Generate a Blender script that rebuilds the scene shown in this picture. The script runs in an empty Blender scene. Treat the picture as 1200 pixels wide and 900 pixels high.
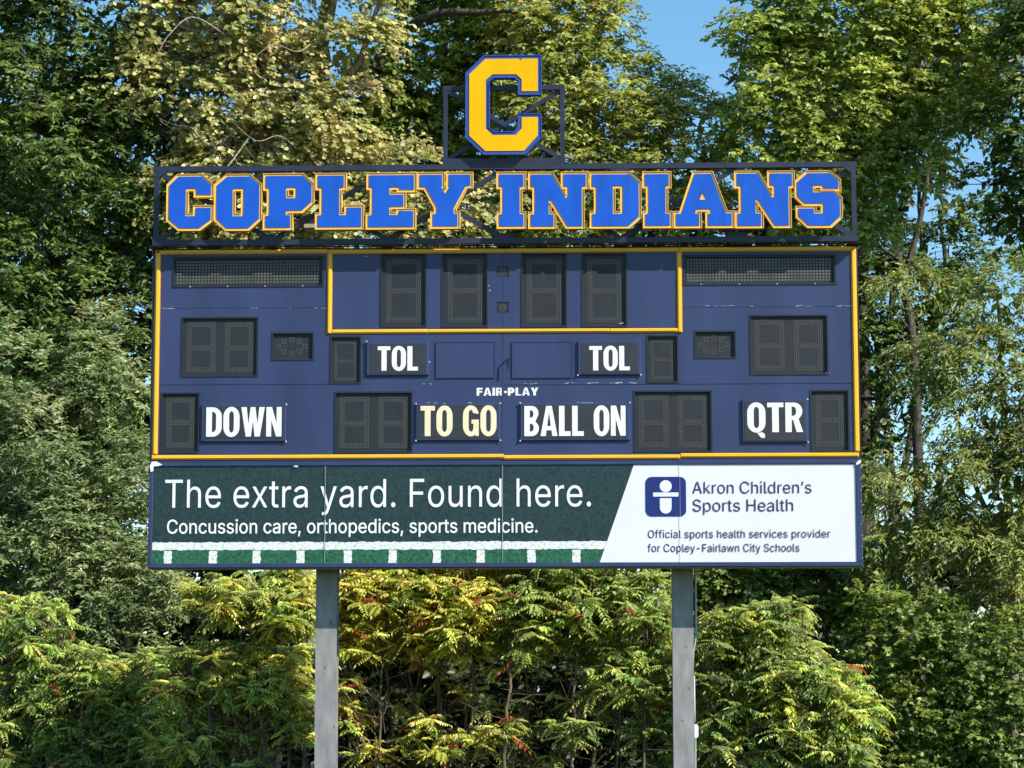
import bpy, math, random, colorsys
import numpy as np
from mathutils import Vector, geometry
R = math.radians
scene = bpy.context.scene
col = scene.collection

# ------------------------------------------------------------------ camera
CAM = Vector((1.2097, -37.2264, 1.6)); PITCH, YAW, ROLL, FOC = 0.1294, -0.0292, -0.0010, 3000.0
_F = Vector((math.sin(YAW)*math.cos(PITCH), math.cos(YAW)*math.cos(PITCH), math.sin(PITCH)))
_R = _F.cross(Vector((0, 0, 1))).normalized(); _U = _R.cross(_F)
_R2 = _R*math.cos(ROLL)+_U*math.sin(ROLL); _U2 = -_R*math.sin(ROLL)+_U*math.cos(ROLL)
cd = bpy.data.cameras.new('camera'); cam = bpy.data.objects.new('camera', cd); col.objects.link(cam)
from mathutils import Matrix
cam.matrix_world = Matrix(((_R2.x, _U2.x, -_F.x, CAM.x), (_R2.y, _U2.y, -_F.y, CAM.y), (_R2.z, _U2.z, -_F.z, CAM.z), (0, 0, 0, 1)))
cd.sensor_width = 36; cd.lens = FOC/1200*36; cd.clip_start = 0.5; cd.clip_end = 3000
scene.camera = cam

# ------------------------------------------------------------------ sky, sun, exposure
SUN = Vector((1.55, -1.0, 1.38)).normalized()
world = bpy.data.worlds.new('World'); scene.world = world; world.use_nodes = True
wn = world.node_tree.nodes; wl = world.node_tree.links
sky = wn.new('ShaderNodeTexSky'); sky.sky_type = 'NISHITA'; sky.sun_disc = False
sky.sun_elevation = math.asin(SUN.z); sky.sun_rotation = math.atan2(SUN.x, SUN.y)
sky.altitude = 300; sky.air_density = 1.0; sky.dust_density = 0.1; sky.ozone_density = 3.0
hsv = wn.new('ShaderNodeHueSaturation'); hsv.inputs['Saturation'].default_value = 1.15; hsv.inputs['Value'].default_value = 1.1; hsv.inputs['Hue'].default_value = 0.488
wl.new(sky.outputs[0], hsv.inputs['Color']); wl.new(hsv.outputs[0], wn['Background'].inputs[0]); wn['Background'].inputs[1].default_value = 0.12
sd = bpy.data.lights.new('sun', 'SUN'); sd.energy = 5.0; sd.angle = R(0.5); sd.color = (1.0, 0.93, 0.82)
so = bpy.data.objects.new('sun', sd); col.objects.link(so)
so.rotation_euler = SUN.to_track_quat('Z', 'Y').to_euler(); so.location = (20, -20, 30)
scene.view_settings.view_transform = 'Standard'; scene.view_settings.look = 'None'
scene.view_settings.gamma = 1.0; scene.view_settings.exposure = 0.50
cy = scene.cycles; cy.max_bounces = 5; cy.diffuse_bounces = 3; cy.glossy_bounces = 2
cy.transmission_bounces = 3; cy.transparent_max_bounces = 4

# ------------------------------------------------------------------ helpers
def P(px, py, Y=0.0):
    """point of the plane y = Y seen at pixel (px, py) of the 1200x900 photograph"""
    d = _F*FOC+_R2*(px-600)-_U2*(py-450)
    return CAM+d*((Y-CAM.y)/d.y)

def rect(x0, y0, x1, y1, Y=0.0):
    """upright rectangle (xa, xb, za, zb) on plane Y from pixel corners"""
    xm, ym = (x0+x1)/2, (y0+y1)/2
    return P(x0, ym, Y).x, P(x1, ym, Y).x, P(xm, y1, Y).z, P(xm, y0, Y).z

def ppm(Y): return FOC/(Y-CAM.y)*0.9915

def srgb(r, g, b):
    f = lambda c: ((c/255+0.055)/1.055)**2.4 if c > 10 else c/255/12.92
    return (f(r), f(g), f(b), 1)

MATS = {}
def mat(name, color, rough=0.5, var=0.0, scale=4.0, metal=0.0, spec=0.5, bump=0.0, streak=0.0, dirt=None):
    """painted / plain surface with procedural grain and vertical weathering"""
    m = bpy.data.materials.new(name); m.use_nodes = True; nt = m.node_tree; n = nt.nodes; l = nt.links
    b = n['Principled BSDF']; b.inputs['Roughness'].default_value = rough; b.inputs['Metallic'].default_value = metal
    b.inputs['Specular IOR Level'].default_value = spec
    tc = n.new('ShaderNodeTexCoord'); mp = n.new('ShaderNodeMapping'); mp.inputs['Scale'].default_value = (1, 1, 1-0.85*min(1, streak*3) if streak else 1)
    l.new(tc.outputs['Object'], mp.inputs[0])
    nz = n.new('ShaderNodeTexNoise'); nz.inputs['Scale'].default_value = scale; nz.inputs['Detail'].default_value = 6
    l.new(mp.outputs[0], nz.inputs['Vector'])
    rp = n.new('ShaderNodeValToRGB'); c = color
    d = dirt or tuple(max(0, x*(1-var)) for x in c[:3])+(1,)
    rp.color_ramp.elements[0].position = 0.3; rp.color_ramp.elements[1].position = 0.7
    rp.color_ramp.elements[0].color = d; rp.color_ramp.elements[1].color = tuple(min(1, x*(1+var)) for x in c[:3])+(1,)
    l.new(nz.outputs[0], rp.inputs[0]); l.new(rp.outputs[0], b.inputs['Base Color'])
    mr = n.new('ShaderNodeMapRange'); mr.inputs['To Min'].default_value = max(0.05, rough-0.12); mr.inputs['To Max'].default_value = min(1, rough+0.12)
    l.new(nz.outputs[0], mr.inputs[0]); l.new(mr.outputs[0], b.inputs['Roughness'])
    if bump:
        n2 = n.new('ShaderNodeTexNoise'); n2.inputs['Scale'].default_value = scale*3; n2.inputs['Detail'].default_value = 4
        l.new(tc.outputs['Object'], n2.inputs['Vector'])
        bp = n.new('ShaderNodeBump'); bp.inputs['Strength'].default_value = bump; bp.inputs['Distance'].default_value = 0.02
        l.new(n2.outputs[0], bp.inputs['Height']); l.new(bp.outputs[0], b.inputs['Normal'])
    MATS[name] = m
    return m

NAVY = mat('navy_paint', (0.027, 0.043, 0.122, 1), 0.45, 0.16, 1.5, bump=0.16, streak=0.3)
TRUSS = mat('dark_blue_steel', (0.014, 0.020, 0.050, 1), 0.5, 0.15, 6, bump=0.08)
BLUE = mat('blue_face', (0.006, 0.095, 0.55, 1), 0.6, 0.14, 5, spec=0.25, streak=0.25)
GOLD = mat('gold_letter_edge', (1.0, 0.56, 0.085, 1), 0.5, 0.06, 8, spec=0.3)
YEL = mat('yellow_face', (0.97, 0.45, 0.0, 1), 0.6, 0.07, 4, spec=0.15, streak=0.2)
BLUE2 = mat('blue_letter_edge', (0.022, 0.075, 0.34, 1), 0.5, 0.05, 6)
STRIP = mat('yellow_trim', (0.98, 0.50, 0.015, 1), 0.4, 0.06, 3, streak=0.2)
STRIPE = mat('orange_trim_edge', (0.8, 0.30, 0.015, 1), 0.45, 0.06, 3)
MASK = mat('display_mask', (0.012, 0.017, 0.025, 1), 0.6, 0.12, 9)
BEZEL = mat('display_bezel', (0.012, 0.017, 0.030, 1), 0.5, 0.15, 9)
DOT = mat('lamp_lens', (0.085, 0.083, 0.070, 1), 0.35, 0.3, 30)
CELL = mat('display_cell', (0.12, 0.117, 0.10, 1), 0.5, 0.3, 5)
PLATE = mat('caption_black', (0.026, 0.031, 0.039, 1), 0.5, 0.1, 6)
WHITE = mat('white_vinyl', (0.82, 0.84, 0.82, 1), 0.45, 0.03, 10)
CREAM = mat('faded_cream_vinyl', (0.84, 0.75, 0.50, 1), 0.5, 0.08, 10)
CHIP = mat('bare_chipped_paint', (0.42, 0.44, 0.47, 1), 0.6, 0.2, 30)
BANW = mat('banner_white', (0.76, 0.765, 0.82, 1), 0.38, 0.025, 1.5, bump=0.02)
INK = mat('banner_navy_ink', (0.030, 0.030, 0.105, 1), 0.5, 0.05, 5, spec=0.25)
LOGO = mat('banner_logo_blue', (0.013, 0.030, 0.17, 1), 0.5, 0.05, 5, spec=0.3)
SEAM = mat('seam_trim', (0.30, 0.33, 0.36, 1), 0.5, 0.1, 8)
SEAMD = mat('white_panel_seam', (0.55, 0.56, 0.62, 1), 0.5, 0.1, 8)
POST = mat('galvanised_steel', (0.26, 0.255, 0.258, 1), 0.65, 0.30, 6, bump=0.15, streak=0.25)
PIPE = mat('grey_conduit', (0.40, 0.42, 0.42, 1), 0.5, 0.1, 5)
BACK = mat('bare_aluminium', (0.42, 0.38, 0.32, 1), 0.5, 0.1, 3)
RUST = mat('rust_stain', (0.17, 0.12, 0.09, 1), 0.8, 0.4, 30)

def turf_mat(name, c0, c1, sc, w=(0.35, 0.68)):
    m = bpy.data.materials.new(name); m.use_nodes = True; nt = m.node_tree; n = nt.nodes; l = nt.links
    b = n['Principled BSDF']; b.inputs['Roughness'].default_value = 0.4
    tc = n.new('ShaderNodeTexCoord'); nz = n.new('ShaderNodeTexNoise'); nz.inputs['Scale'].default_value = sc; nz.inputs['Detail'].default_value = 5; nz.inputs['Roughness'].default_value = 0.7
    l.new(tc.outputs['Object'], nz.inputs['Vector'])
    rp = n.new('ShaderNodeValToRGB'); rp.color_ramp.elements[0].position, rp.color_ramp.elements[1].position = w
    rp.color_ramp.elements[0].color = c0; rp.color_ramp.elements[1].color = c1
    l.new(nz.outputs[0], rp.inputs[0]); l.new(rp.outputs[0], b.inputs['Base Color'])
    return m
TURF_D = turf_mat('printed_dark_turf', (0.004, 0.018, 0.022, 1), (0.022, 0.058, 0.060, 1), 24)
TURF_L = turf_mat('printed_green_turf', (0.006, 0.035, 0.022, 1), (0.03, 0.20, 0.09, 1), 24)
TURF_W = turf_mat('printed_yard_line', (0.30, 0.36, 0.34, 1), (0.80, 0.82, 0.82, 1), 26, (0.3, 0.52))

def link(name, me, parent=None, kind=None, label=None):
    o = bpy.data.objects.new(name, me); col.objects.link(o)
    if parent is not None: o.parent = parent
    if kind: o['kind'] = kind
    if label: o['label'] = label
    return o

def thing(name, label, cat, loc=(0, 0, 0), group=None):
    o = bpy.data.objects.new(name, None); col.objects.link(o); o.location = loc
    o.empty_display_size = 0.3
    o['label'] = label; o['category'] = cat
    if group: o['group'] = group
    return o

class MB:
    """collects faces; build() makes one mesh object in the parent's frame"""
    def __init__(s): s.v = []; s.f = []; s.mi = []
    def quad(s, a, b, c, d, m=0):
        i = len(s.v); s.v += [tuple(a), tuple(b), tuple(c), tuple(d)]; s.f.append((i, i+1, i+2, i+3)); s.mi.append(m)
    def box(s, x0, x1, y0, y1, z0, z1, m=0, ch=0.0):
        i = len(s.v)
        if ch:   # front edges chamfered
            s.v += [(x0, y0+ch, z0), (x1, y0+ch, z0), (x1, y1, z0), (x0, y1, z0), (x0, y0+ch, z1), (x1, y0+ch, z1), (x1, y1, z1), (x0, y1, z1),
                    (x0+ch, y0, z0+ch), (x1-ch, y0, z0+ch), (x1-ch, y0, z1-ch), (x0+ch, y0, z1-ch)]
            fs = [(3, 2, 1, 0), (4, 5, 6, 7), (1, 2, 6, 5), (2, 3, 7, 6), (3, 0, 4, 7), (8, 9, 10, 11), (0, 1, 9, 8), (1, 5, 10, 9), (5, 4, 11, 10), (4, 0, 8, 11)]
            ms = [m]*5+[m]+[m+1 if m+1 < 2 else m]*4 if False else [m]*10
        else:
            s.v += [(x0, y0, z0), (x1, y0, z0), (x1, y1, z0), (x0, y1, z0), (x0, y0, z1), (x1, y0, z1), (x1, y1, z1), (x0, y1, z1)]
            fs = [(3, 2, 1, 0), (4, 5, 6, 7), (0, 1, 5, 4), (1, 2, 6, 5), (2, 3, 7, 6), (3, 0, 4, 7)]; ms = [m]*6
        for f in fs: s.f.append(tuple(i+k for k in f))
        s.mi += ms
    def bar(s, a, b, w, t, m=0):
        """bar in the xz plane from a to b: w wide in plane, t deep in y"""
        a, b = Vector(a), Vector(b); d = (b-a); d.y = 0; d.normalize(); n = Vector((-d.z, 0, d.x))*w/2; y = Vector((0, t/2, 0))
        i = len(s.v)
        for p in (a, b):
            for q in (n, -n):
                s.v += [tuple(p+q-y), tuple(p+q+y)]
        # 0 a+n-y,1 a+n+y,2 a-n-y,3 a-n+y,4..7 b
        for f in ((0, 2, 6, 4), (1, 5, 7, 3), (0, 4, 5, 1), (2, 3, 7, 6), (0, 1, 3, 2), (4, 6, 7, 5)): s.f.append(tuple(i+k for k in f)); s.mi.append(m)
    def tube(s, pts, rad, n=7, m=0):
        i0 = len(s.v); up = Vector((0.31, 0.2, 0.93))
        for k, p in enumerate(pts):
            p = Vector(p); a = Vector(pts[max(0, k-1)]); b = Vector(pts[min(len(pts)-1, k+1)]); d = (b-a)
            if d.length < 1e-6: d = Vector((0, 0, 1))
            d.normalize(); u = d.cross(Vector((0.0, 1.0, 0.05))); 
            if u.length < 0.1: u = d.cross(up)
            u.normalize(); v = d.cross(u)
            for j in range(n):
                t = 2*math.pi*j/n; s.v.append(tuple(p+(u*math.cos(t)+v*math.sin(t))*rad[k]))
        for k in range(len(pts)-1):
            for j in range(n):
                s.f.append((i0+k*n+j, i0+k*n+(j+1) % n, i0+(k+1)*n+(j+1) % n, i0+(k+1)*n+j)); s.mi.append(m)
        s.f.append(tuple(i0+j for j in range(n))[::-1]); s.mi.append(m)
        s.f.append(tuple(i0+(len(pts)-1)*n+j for j in range(n))); s.mi.append(m)
    def mesh(s, name, mats, org=(0, 0, 0), smooth=False):
        me = bpy.data.meshes.new(name)
        o = org
        me.from_pydata([(v[0]-o[0], v[1]-o[1], v[2]-o[2]) for v in s.v], [], s.f)
        mats = mats if isinstance(mats, (list, tuple)) else [mats]
        for m in mats: me.materials.append(m)
        if len(mats) > 1: me.polygons.foreach_set('material_index', s.mi)
        if smooth: me.polygons.foreach_set('use_smooth', [True]*len(me.polygons))
        me.update(); return me
    def build(s, name, mats, parent=None, kind=None, label=None, smooth=False):
        o = (0, 0, 0)
        p = parent
        while p is not None: o = tuple(o[k]+p.location[k] for k in range(3)); p = p.parent
        return link(name, s.mesh(name, mats, o, smooth), parent, kind, label)

def area(L): return sum(L[i][0]*L[(i+1) % len(L)][1]-L[(i+1) % len(L)][0]*L[i][1] for i in range(len(L)))/2
def orient(L, ccw): return L if (area(L) > 0) == ccw else L[::-1]
def offset(L, d, lim=2.6):
    """mitred offset to the right of travel (away from material for ccw outlines and cw holes)"""
    n = len(L); out = []
    for i in range(n):
        a, b, c = L[i-1], L[i], L[(i+1) % n]
        d1 = (b[0]-a[0], b[1]-a[1]); d2 = (c[0]-b[0], c[1]-b[1]); l1 = math.hypot(*d1) or 1; l2 = math.hypot(*d2) or 1
        n1 = (d1[1]/l1, -d1[0]/l1); n2 = (d2[1]/l2, -d2[0]/l2)
        mx, my = n1[0]+n2[0], n1[1]+n2[1]; q = mx*mx+my*my
        k = 2/q if q > 1e-6 else 1; k = min(k, lim/math.sqrt(q) if q > 1e-6 else 1)
        out.append((b[0]+mx*k*d, b[1]+my*k*d))
    return out

def grow_loop(L, d):
    """offset that drops the points folding back over a tight corner"""
    C = []
    for p in L:
        if not C or math.hypot(p[0]-C[-1][0], p[1]-C[-1][1]) > 3.5: C.append(p)
    L = C
    if abs(d) < 1.5: return L
    O = offset(L, d)
    A = np.array(L, float); B = np.roll(A, -1, 0); D = B-A; q = np.maximum((D*D).sum(1), 1e-9); keep = []
    for p in O:
        p_ = np.array(p); tt = np.clip(((p_-A)*D).sum(1)/q, 0, 1); dist = np.sqrt(((A+D*tt[:, None]-p_)**2).sum(1)).min()
        if dist > abs(d)*.8: keep.append(p)
    return keep if len(keep) > 3 else O

def fill(loops, thick, raw=False):
    """2D loops (x, z) -> vertices and faces; front at y = 0, thick deep. Kept where the winding is positive"""
    if not raw: loops = [orient(L, k == 0) for k, L in enumerate(loops)]
    vs, es = [], []
    for L in loops:
        i0 = len(vs); n = len(L); vs += [Vector((p[0], p[1])) for p in L]; es += [(i0+k, i0+(k+1) % n) for k in range(n)]
    V, E, F = geometry.delaunay_2d_cdt(vs, es, [], 0, 1e-6)[:3]
    V = np.array([tuple(v) for v in V]); F = np.array([f for f in F if len(f) == 3])
    c = V[F].mean(1); w = np.zeros(len(F))
    for L in loops:
        A = np.array(L, float); B = np.roll(A, -1, 0)
        for (x0, z0), (x1, z1) in zip(A, B):
            s = (x1-x0)*(c[:, 1]-z0)-(z1-z0)*(c[:, 0]-x0)
            w += ((z0 <= c[:, 1]) & (z1 > c[:, 1]) & (s > 0)).astype(int)-((z0 > c[:, 1]) & (z1 <= c[:, 1]) & (s < 0)).astype(int)
    F = F[w > .5]
    ar = (V[F[:, 1]]-V[F[:, 0]]); br = (V[F[:, 2]]-V[F[:, 0]]); neg = ar[:, 0]*br[:, 1]-ar[:, 1]*br[:, 0] < 0
    F[neg] = F[neg][:, ::-1]
    n = len(V); verts = [(v[0], 0.0, v[1]) for v in V]; faces = [tuple(int(k) for k in f) for f in F]
    if thick:
        verts += [(v[0], thick, v[1]) for v in V]; used = set()
        for f in faces:
            for k in range(3): used.add((f[k], f[(k+1) % 3]))
        side = [(q, p, p+n, q+n) for p, q in used if (q, p) not in used]
        faces = faces+[tuple(k+n for k in f[::-1]) for f in faces]+side
    return verts, faces

def join_loops(name, groups, thick, m, y, parent=None, label=None, kind=None, raw=False):
    """several filled shapes as one mesh at depth y (world x, z coordinates)"""
    b = MB()
    for loops in groups:
        v, f = fill(loops, thick, raw); i = len(b.v)
        b.v += [(q[0], q[1]+y, q[2]) for q in v]; b.f += [tuple(i+k for k in p) for p in f]
    keep = sorted({k for f in b.f for k in f}); mp = {k: i for i, k in enumerate(keep)}
    b.v = [b.v[k] for k in keep]; b.f = [tuple(mp[k] for k in f) for f in b.f]
    b.mi = [0]*len(b.f)
    return b.build(name, m, parent, kind, label)

# ------------------------------------------------------------------ glyph outlines (advance, loops) in 1/1000 em
G = {' ':(187,[]),',':(187,[[[38,-119],[68,71],[137,71],[84,-119]]]),'-':(453,[[[337,244],[337,188],[114,188],[114,244]]]),'.':(187,[[[95,-4],[86,-4],[78,-1],[70,3],[63,9],[57,16],[53,24],[50,32],[50,41],[50,50],[53,59],[57,66],[63,73],[70,79],[78,83],[86,86],[95,87],[104,86],[113,83],[121,79],[128,73],[134,66],[138,59],[140,50],[141,41],[140,32],[138,24],[134,16],[128,9],[121,3],[113,-1],[104,-4]]]),'A':(479,[[[16,0],[201,509],[276,509],[463,0],[395,0],[287,302],[264,372],[232,478],[245,478],[213,371],[191,302],[85,0]],
[[110,142],[110,199],[370,199],[370,142]]]),'C':(510,[[[267,-7],[235,-5],[205,1],[177,11],[150,25],[126,42],[104,63],[86,88],[70,115],[57,146],[48,179],[42,215],[40,254],[42,293],[48,329],[57,362],[70,393],[86,421],[104,445],[126,466],[150,484],[177,498],[205,508],[235,514],[267,516],[286,515],[305,513],[323,509],[340,504],[357,498],[373,490],[388,481],[402,471],[415,460],[427,447],[438,433],[448,418],[456,402],[463,385],[469,367],[473,348],[408,348],[405,361],[401,373],[395,384],[389,395],[382,404],[375,413],[366,421],[357,428],[348,435],[337,440],[327,445],[315,449],[304,452],[292,454],[280,455],[267,456],[245,454],[223,450],[203,443],[184,432],[166,419],[150,403],[137,385],[125,364],[116,340],[109,314],[105,285],[103,254],[105,223],[109,194],[116,168],[125,145],[137,123],[151,105],[166,89],[184,76],[203,66],[223,59],[245,54],[267,53],[280,53],[292,55],[304,57],[315,60],[327,64],[337,69],[348,74],[357,81],[366,88],[375,96],[382,105],[389,114],[395,125],[401,136],[405,148],[408,160],[473,160],[469,142],[463,124],[457,107],[448,91],[438,76],[428,62],[416,49],[402,38],[388,28],[373,19],[357,11],[341,5],[323,0],[305,-4],[286,-6]]]),'F':(410,[[[60,0],[60,509],[369,509],[369,452],[125,452],[125,278],[346,278],[346,221],[125,221],[125,0]]]),'H':(517,[[[60,0],[60,509],[125,509],[125,289],[392,289],[392,509],[457,509],[457,0],[392,0],[392,232],[125,232],[125,0]]]),'I':(300,[[[31,0],[31,57],[118,57],[118,452],[31,452],[31,509],[269,509],[269,452],[183,452],[183,57],[269,57],[269,0]]]),'L':(393,[[[60,0],[60,509],[125,509],[125,57],[361,57],[361,0]]]),'O':(533,[[[267,-7],[235,-5],[205,1],[177,11],[150,25],[126,42],[105,63],[86,88],[70,115],[57,146],[48,179],[42,215],[40,254],[42,293],[48,329],[57,362],[70,393],[86,421],[105,445],[126,466],[150,484],[177,498],[205,508],[235,514],[267,516],[299,514],[329,508],[357,498],[384,484],[408,466],[429,445],[448,421],[464,393],[477,362],[486,329],[491,293],[493,254],[491,215],[486,179],[477,146],[464,115],[448,88],[429,63],[408,42],[384,25],[357,11],[329,1],[299,-5]],
[[267,53],[289,54],[310,59],[330,66],[349,76],[367,89],[383,105],[396,123],[408,144],[418,168],[425,194],[429,223],[430,254],[429,286],[425,314],[418,341],[408,365],[396,386],[383,404],[367,420],[349,433],[330,443],[310,450],[289,454],[267,456],[245,454],[223,450],[203,443],[184,433],[167,420],[151,404],[137,385],[125,364],[116,340],[109,314],[105,285],[103,254],[105,223],[109,194],[116,168],[125,144],[137,123],[151,105],[167,89],[184,76],[203,66],[223,59],[245,54]]]),'P':(444,[[[60,0],[60,509],[235,509],[263,507],[289,503],[312,497],[332,487],[350,476],[366,462],[379,447],[390,430],[398,411],[404,391],[407,370],[409,348],[407,325],[404,304],[398,284],[390,265],[379,248],[366,233],[350,219],[332,207],[312,198],[289,191],[263,187],[235,186],[109,186],[109,242],[233,242],[252,243],[269,246],[284,250],[297,256],[308,264],[318,272],[327,282],[333,294],[338,306],[342,319],[344,333],[344,348],[344,362],[342,376],[338,389],[333,402],[326,413],[318,423],[308,431],[297,439],[284,444],[268,449],[251,451],[232,452],[125,452],[125,0]]]),'R':(449,[[[60,0],[60,509],[236,509],[264,507],[290,504],[313,497],[333,489],[351,478],[367,465],[380,450],[390,433],[399,415],[405,395],[408,374],[409,352],[408,330],[405,309],[399,290],[390,271],[380,255],[367,240],[351,228],[333,217],[312,209],[289,203],[264,199],[236,198],[96,198],[96,255],[234,255],[252,256],[269,258],[284,262],[298,267],[309,273],[319,281],[327,290],[334,300],[339,312],[342,324],[344,338],[345,352],[344,367],[342,380],[339,393],[334,405],[327,415],[319,425],[309,433],[298,440],[284,445],[269,449],[252,451],[233,452],[125,452],[125,0]],
[[353,0],[230,229],[303,229],[428,0]]]),'S':(446,[[[224,-9],[197,-8],[172,-4],[149,1],[128,9],[108,19],[91,31],[76,45],[64,60],[54,77],[46,96],[41,115],[38,137],[104,137],[107,123],[110,110],[116,98],[123,88],[132,79],[142,71],[154,64],[166,59],[180,55],[194,52],[209,50],[224,49],[241,50],[257,52],[272,55],[286,60],[299,66],[311,74],[321,82],[329,92],[336,102],[341,114],[345,126],[346,139],[345,151],[342,161],[338,171],[332,179],[325,186],[316,193],[307,199],[296,205],[245,222],[184,239],[154,249],[128,260],[105,274],[86,289],[71,307],[60,326],[54,348],[52,372],[53,393],[58,413],[65,431],[75,448],[87,463],[102,476],[119,488],[138,498],[158,506],[180,511],[203,514],[227,516],[252,514],[275,511],[296,505],[316,498],[334,488],[351,476],[365,463],[377,449],[387,433],[394,415],[399,397],[401,378],[337,378],[334,396],[326,412],[316,426],[302,437],[286,447],[267,453],[247,457],[225,459],[209,458],[194,456],[180,452],[167,448],[156,442],[145,435],[136,427],[129,418],[123,409],[118,398],[116,387],[115,376],[116,363],[119,352],[124,342],[131,334],[139,326],[148,319],[158,313],[169,308],[212,293],[264,279],[312,264],[324,258],[336,252],[347,245],[359,238],[369,229],[379,220],[387,209],[395,198],[401,185],[405,171],[407,155],[408,139],[407,118],[403,99],[396,81],[386,64],[374,48],[360,34],[343,21],[323,11],[302,2],[278,-4],[252,-8]]]),'T':(448,[[[32,452],[32,509],[417,509],[417,452],[257,452],[257,0],[193,0],[193,452]]]),'Y':(472,[[[203,0],[203,208],[16,509],[91,509],[192,344],[222,292],[250,230],[224,230],[251,293],[280,344],[381,509],[455,509],[268,208],[268,0]]]),'a':(389,[[[160,-9],[142,-8],[126,-5],[110,-1],[94,5],[80,12],[68,22],[57,32],[48,45],[40,58],[35,73],[31,90],[30,108],[31,123],[34,138],[38,150],[43,161],[50,171],[58,179],[67,187],[78,193],[89,199],[100,203],[112,207],[125,211],[178,220],[234,227],[265,235],[276,255],[276,257],[275,268],[273,279],[271,288],[267,297],[262,304],[256,311],[248,317],[240,322],[230,326],[220,329],[208,330],[196,331],[183,330],[171,329],[159,326],[149,322],[118,301],[100,274],[41,291],[48,308],[57,322],[67,335],[79,346],[91,355],[104,364],[118,370],[133,375],[148,379],[163,382],[179,384],[194,384],[239,379],[251,376],[263,372],[275,367],[286,360],[296,353],[306,343],[315,333],[322,320],[329,306],[333,290],[336,272],[337,251],[337,0],[277,0],[277,52],[272,52],[252,25],[244,18],[236,12],[226,6],[215,1],[203,-3],[190,-6],[176,-8]],
[[170,45],[187,46],[202,49],[216,53],[228,59],[239,66],[248,74],[257,83],[263,93],[269,104],[272,115],[275,126],[276,138],[276,190],[259,182],[231,176],[200,171],[175,168],[134,159],[125,155],[117,150],[110,145],[103,139],[98,132],[95,124],[93,115],[92,105],[92,95],[94,87],[98,79],[102,72],[107,66],[114,61],[121,56],[130,52],[139,49],[149,47],[159,46]]]),'c':(395,[[[207,-8],[182,-7],[159,-2],[137,6],[117,16],[98,30],[82,46],[68,64],[56,85],[46,108],[40,133],[36,159],[34,187],[36,216],[40,243],[46,268],[56,291],[68,312],[82,330],[98,346],[117,360],[137,371],[159,378],[182,383],[207,384],[221,384],[234,383],[247,380],[260,377],[272,373],[284,368],[295,362],[305,356],[315,349],[324,341],[332,332],[340,322],[347,312],[353,301],[358,289],[362,277],[303,262],[290,289],[270,311],[242,325],[207,330],[189,329],[173,325],[158,319],[145,310],[134,300],[124,287],[115,274],[108,258],[103,242],[99,224],[97,206],[96,187],[97,169],[99,151],[103,134],[108,117],[115,102],[124,89],[134,76],[145,66],[158,57],[173,51],[189,48],[207,46],[243,52],[271,66],[292,89],[304,117],[363,102],[359,90],[354,78],[348,67],[341,56],[334,46],[325,37],[316,29],[306,21],[296,15],[285,9],[273,4],[261,-1],[248,-4],[235,-6],[221,-8]]]),'d':(424,[[[195,-8],[172,-7],[151,-2],[130,5],[111,16],[94,29],[79,45],[66,64],[55,84],[46,108],[39,133],[35,160],[34,189],[35,218],[39,245],[46,270],[55,293],[66,313],[79,332],[95,347],[112,361],[131,371],[151,378],[173,383],[196,384],[213,384],[228,381],[241,378],[253,373],[263,367],[272,360],[280,353],[287,346],[306,319],[311,319],[311,509],[372,509],[372,0],[313,0],[313,59],[307,59],[287,31],[280,24],[272,17],[263,10],[252,4],[241,-1],[227,-5],[212,-7]],
[[205,47],[221,48],[236,51],[250,57],[263,65],[274,75],[284,86],[293,100],[299,115],[305,132],[309,150],[311,169],[312,189],[311,210],[309,229],[305,247],[300,263],[293,278],[284,291],[275,302],[263,312],[251,320],[237,325],[221,329],[205,330],[187,329],[172,325],[157,319],[145,311],[133,301],[124,290],[115,276],[108,261],[103,245],[99,227],[97,209],[96,189],[97,170],[99,151],[103,133],[109,117],[115,101],[124,88],[134,76],[145,66],[158,57],[172,51],[188,48]]]),'e':(404,[[[212,-8],[185,-7],[161,-2],[138,6],[117,16],[98,30],[82,46],[68,64],[56,85],[46,108],[40,132],[35,159],[34,187],[35,215],[39,242],[46,267],[55,290],[67,311],[81,329],[97,346],[115,359],[135,370],[157,378],[180,383],[205,384],[221,384],[236,382],[251,379],[266,374],[280,368],[294,361],[307,351],[319,341],[331,329],[341,315],[350,299],[357,282],[363,263],[368,242],[370,219],[371,194],[371,169],[75,169],[75,221],[338,221],[310,202],[309,220],[307,237],[303,254],[298,269],[291,282],[283,294],[273,305],[263,314],[250,321],[237,326],[222,329],[205,330],[189,329],[173,326],[159,321],[146,313],[135,304],[125,294],[116,282],[109,270],[103,256],[99,241],[97,226],[96,211],[96,178],[97,157],[100,139],[104,122],[110,106],[118,92],[128,80],[139,70],[151,61],[165,55],[179,50],[195,47],[212,46],[224,47],[234,48],[244,50],[254,53],[263,56],[271,61],[278,66],[285,73],[292,80],[297,88],[302,96],[306,105],[365,91],[360,77],[353,63],[345,51],[335,39],[324,29],[311,19],[298,11],[283,4],[266,-1],[249,-5],[231,-7]]]),'f':(253,[[[228,379],[228,327],[6,327],[6,379]],
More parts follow.
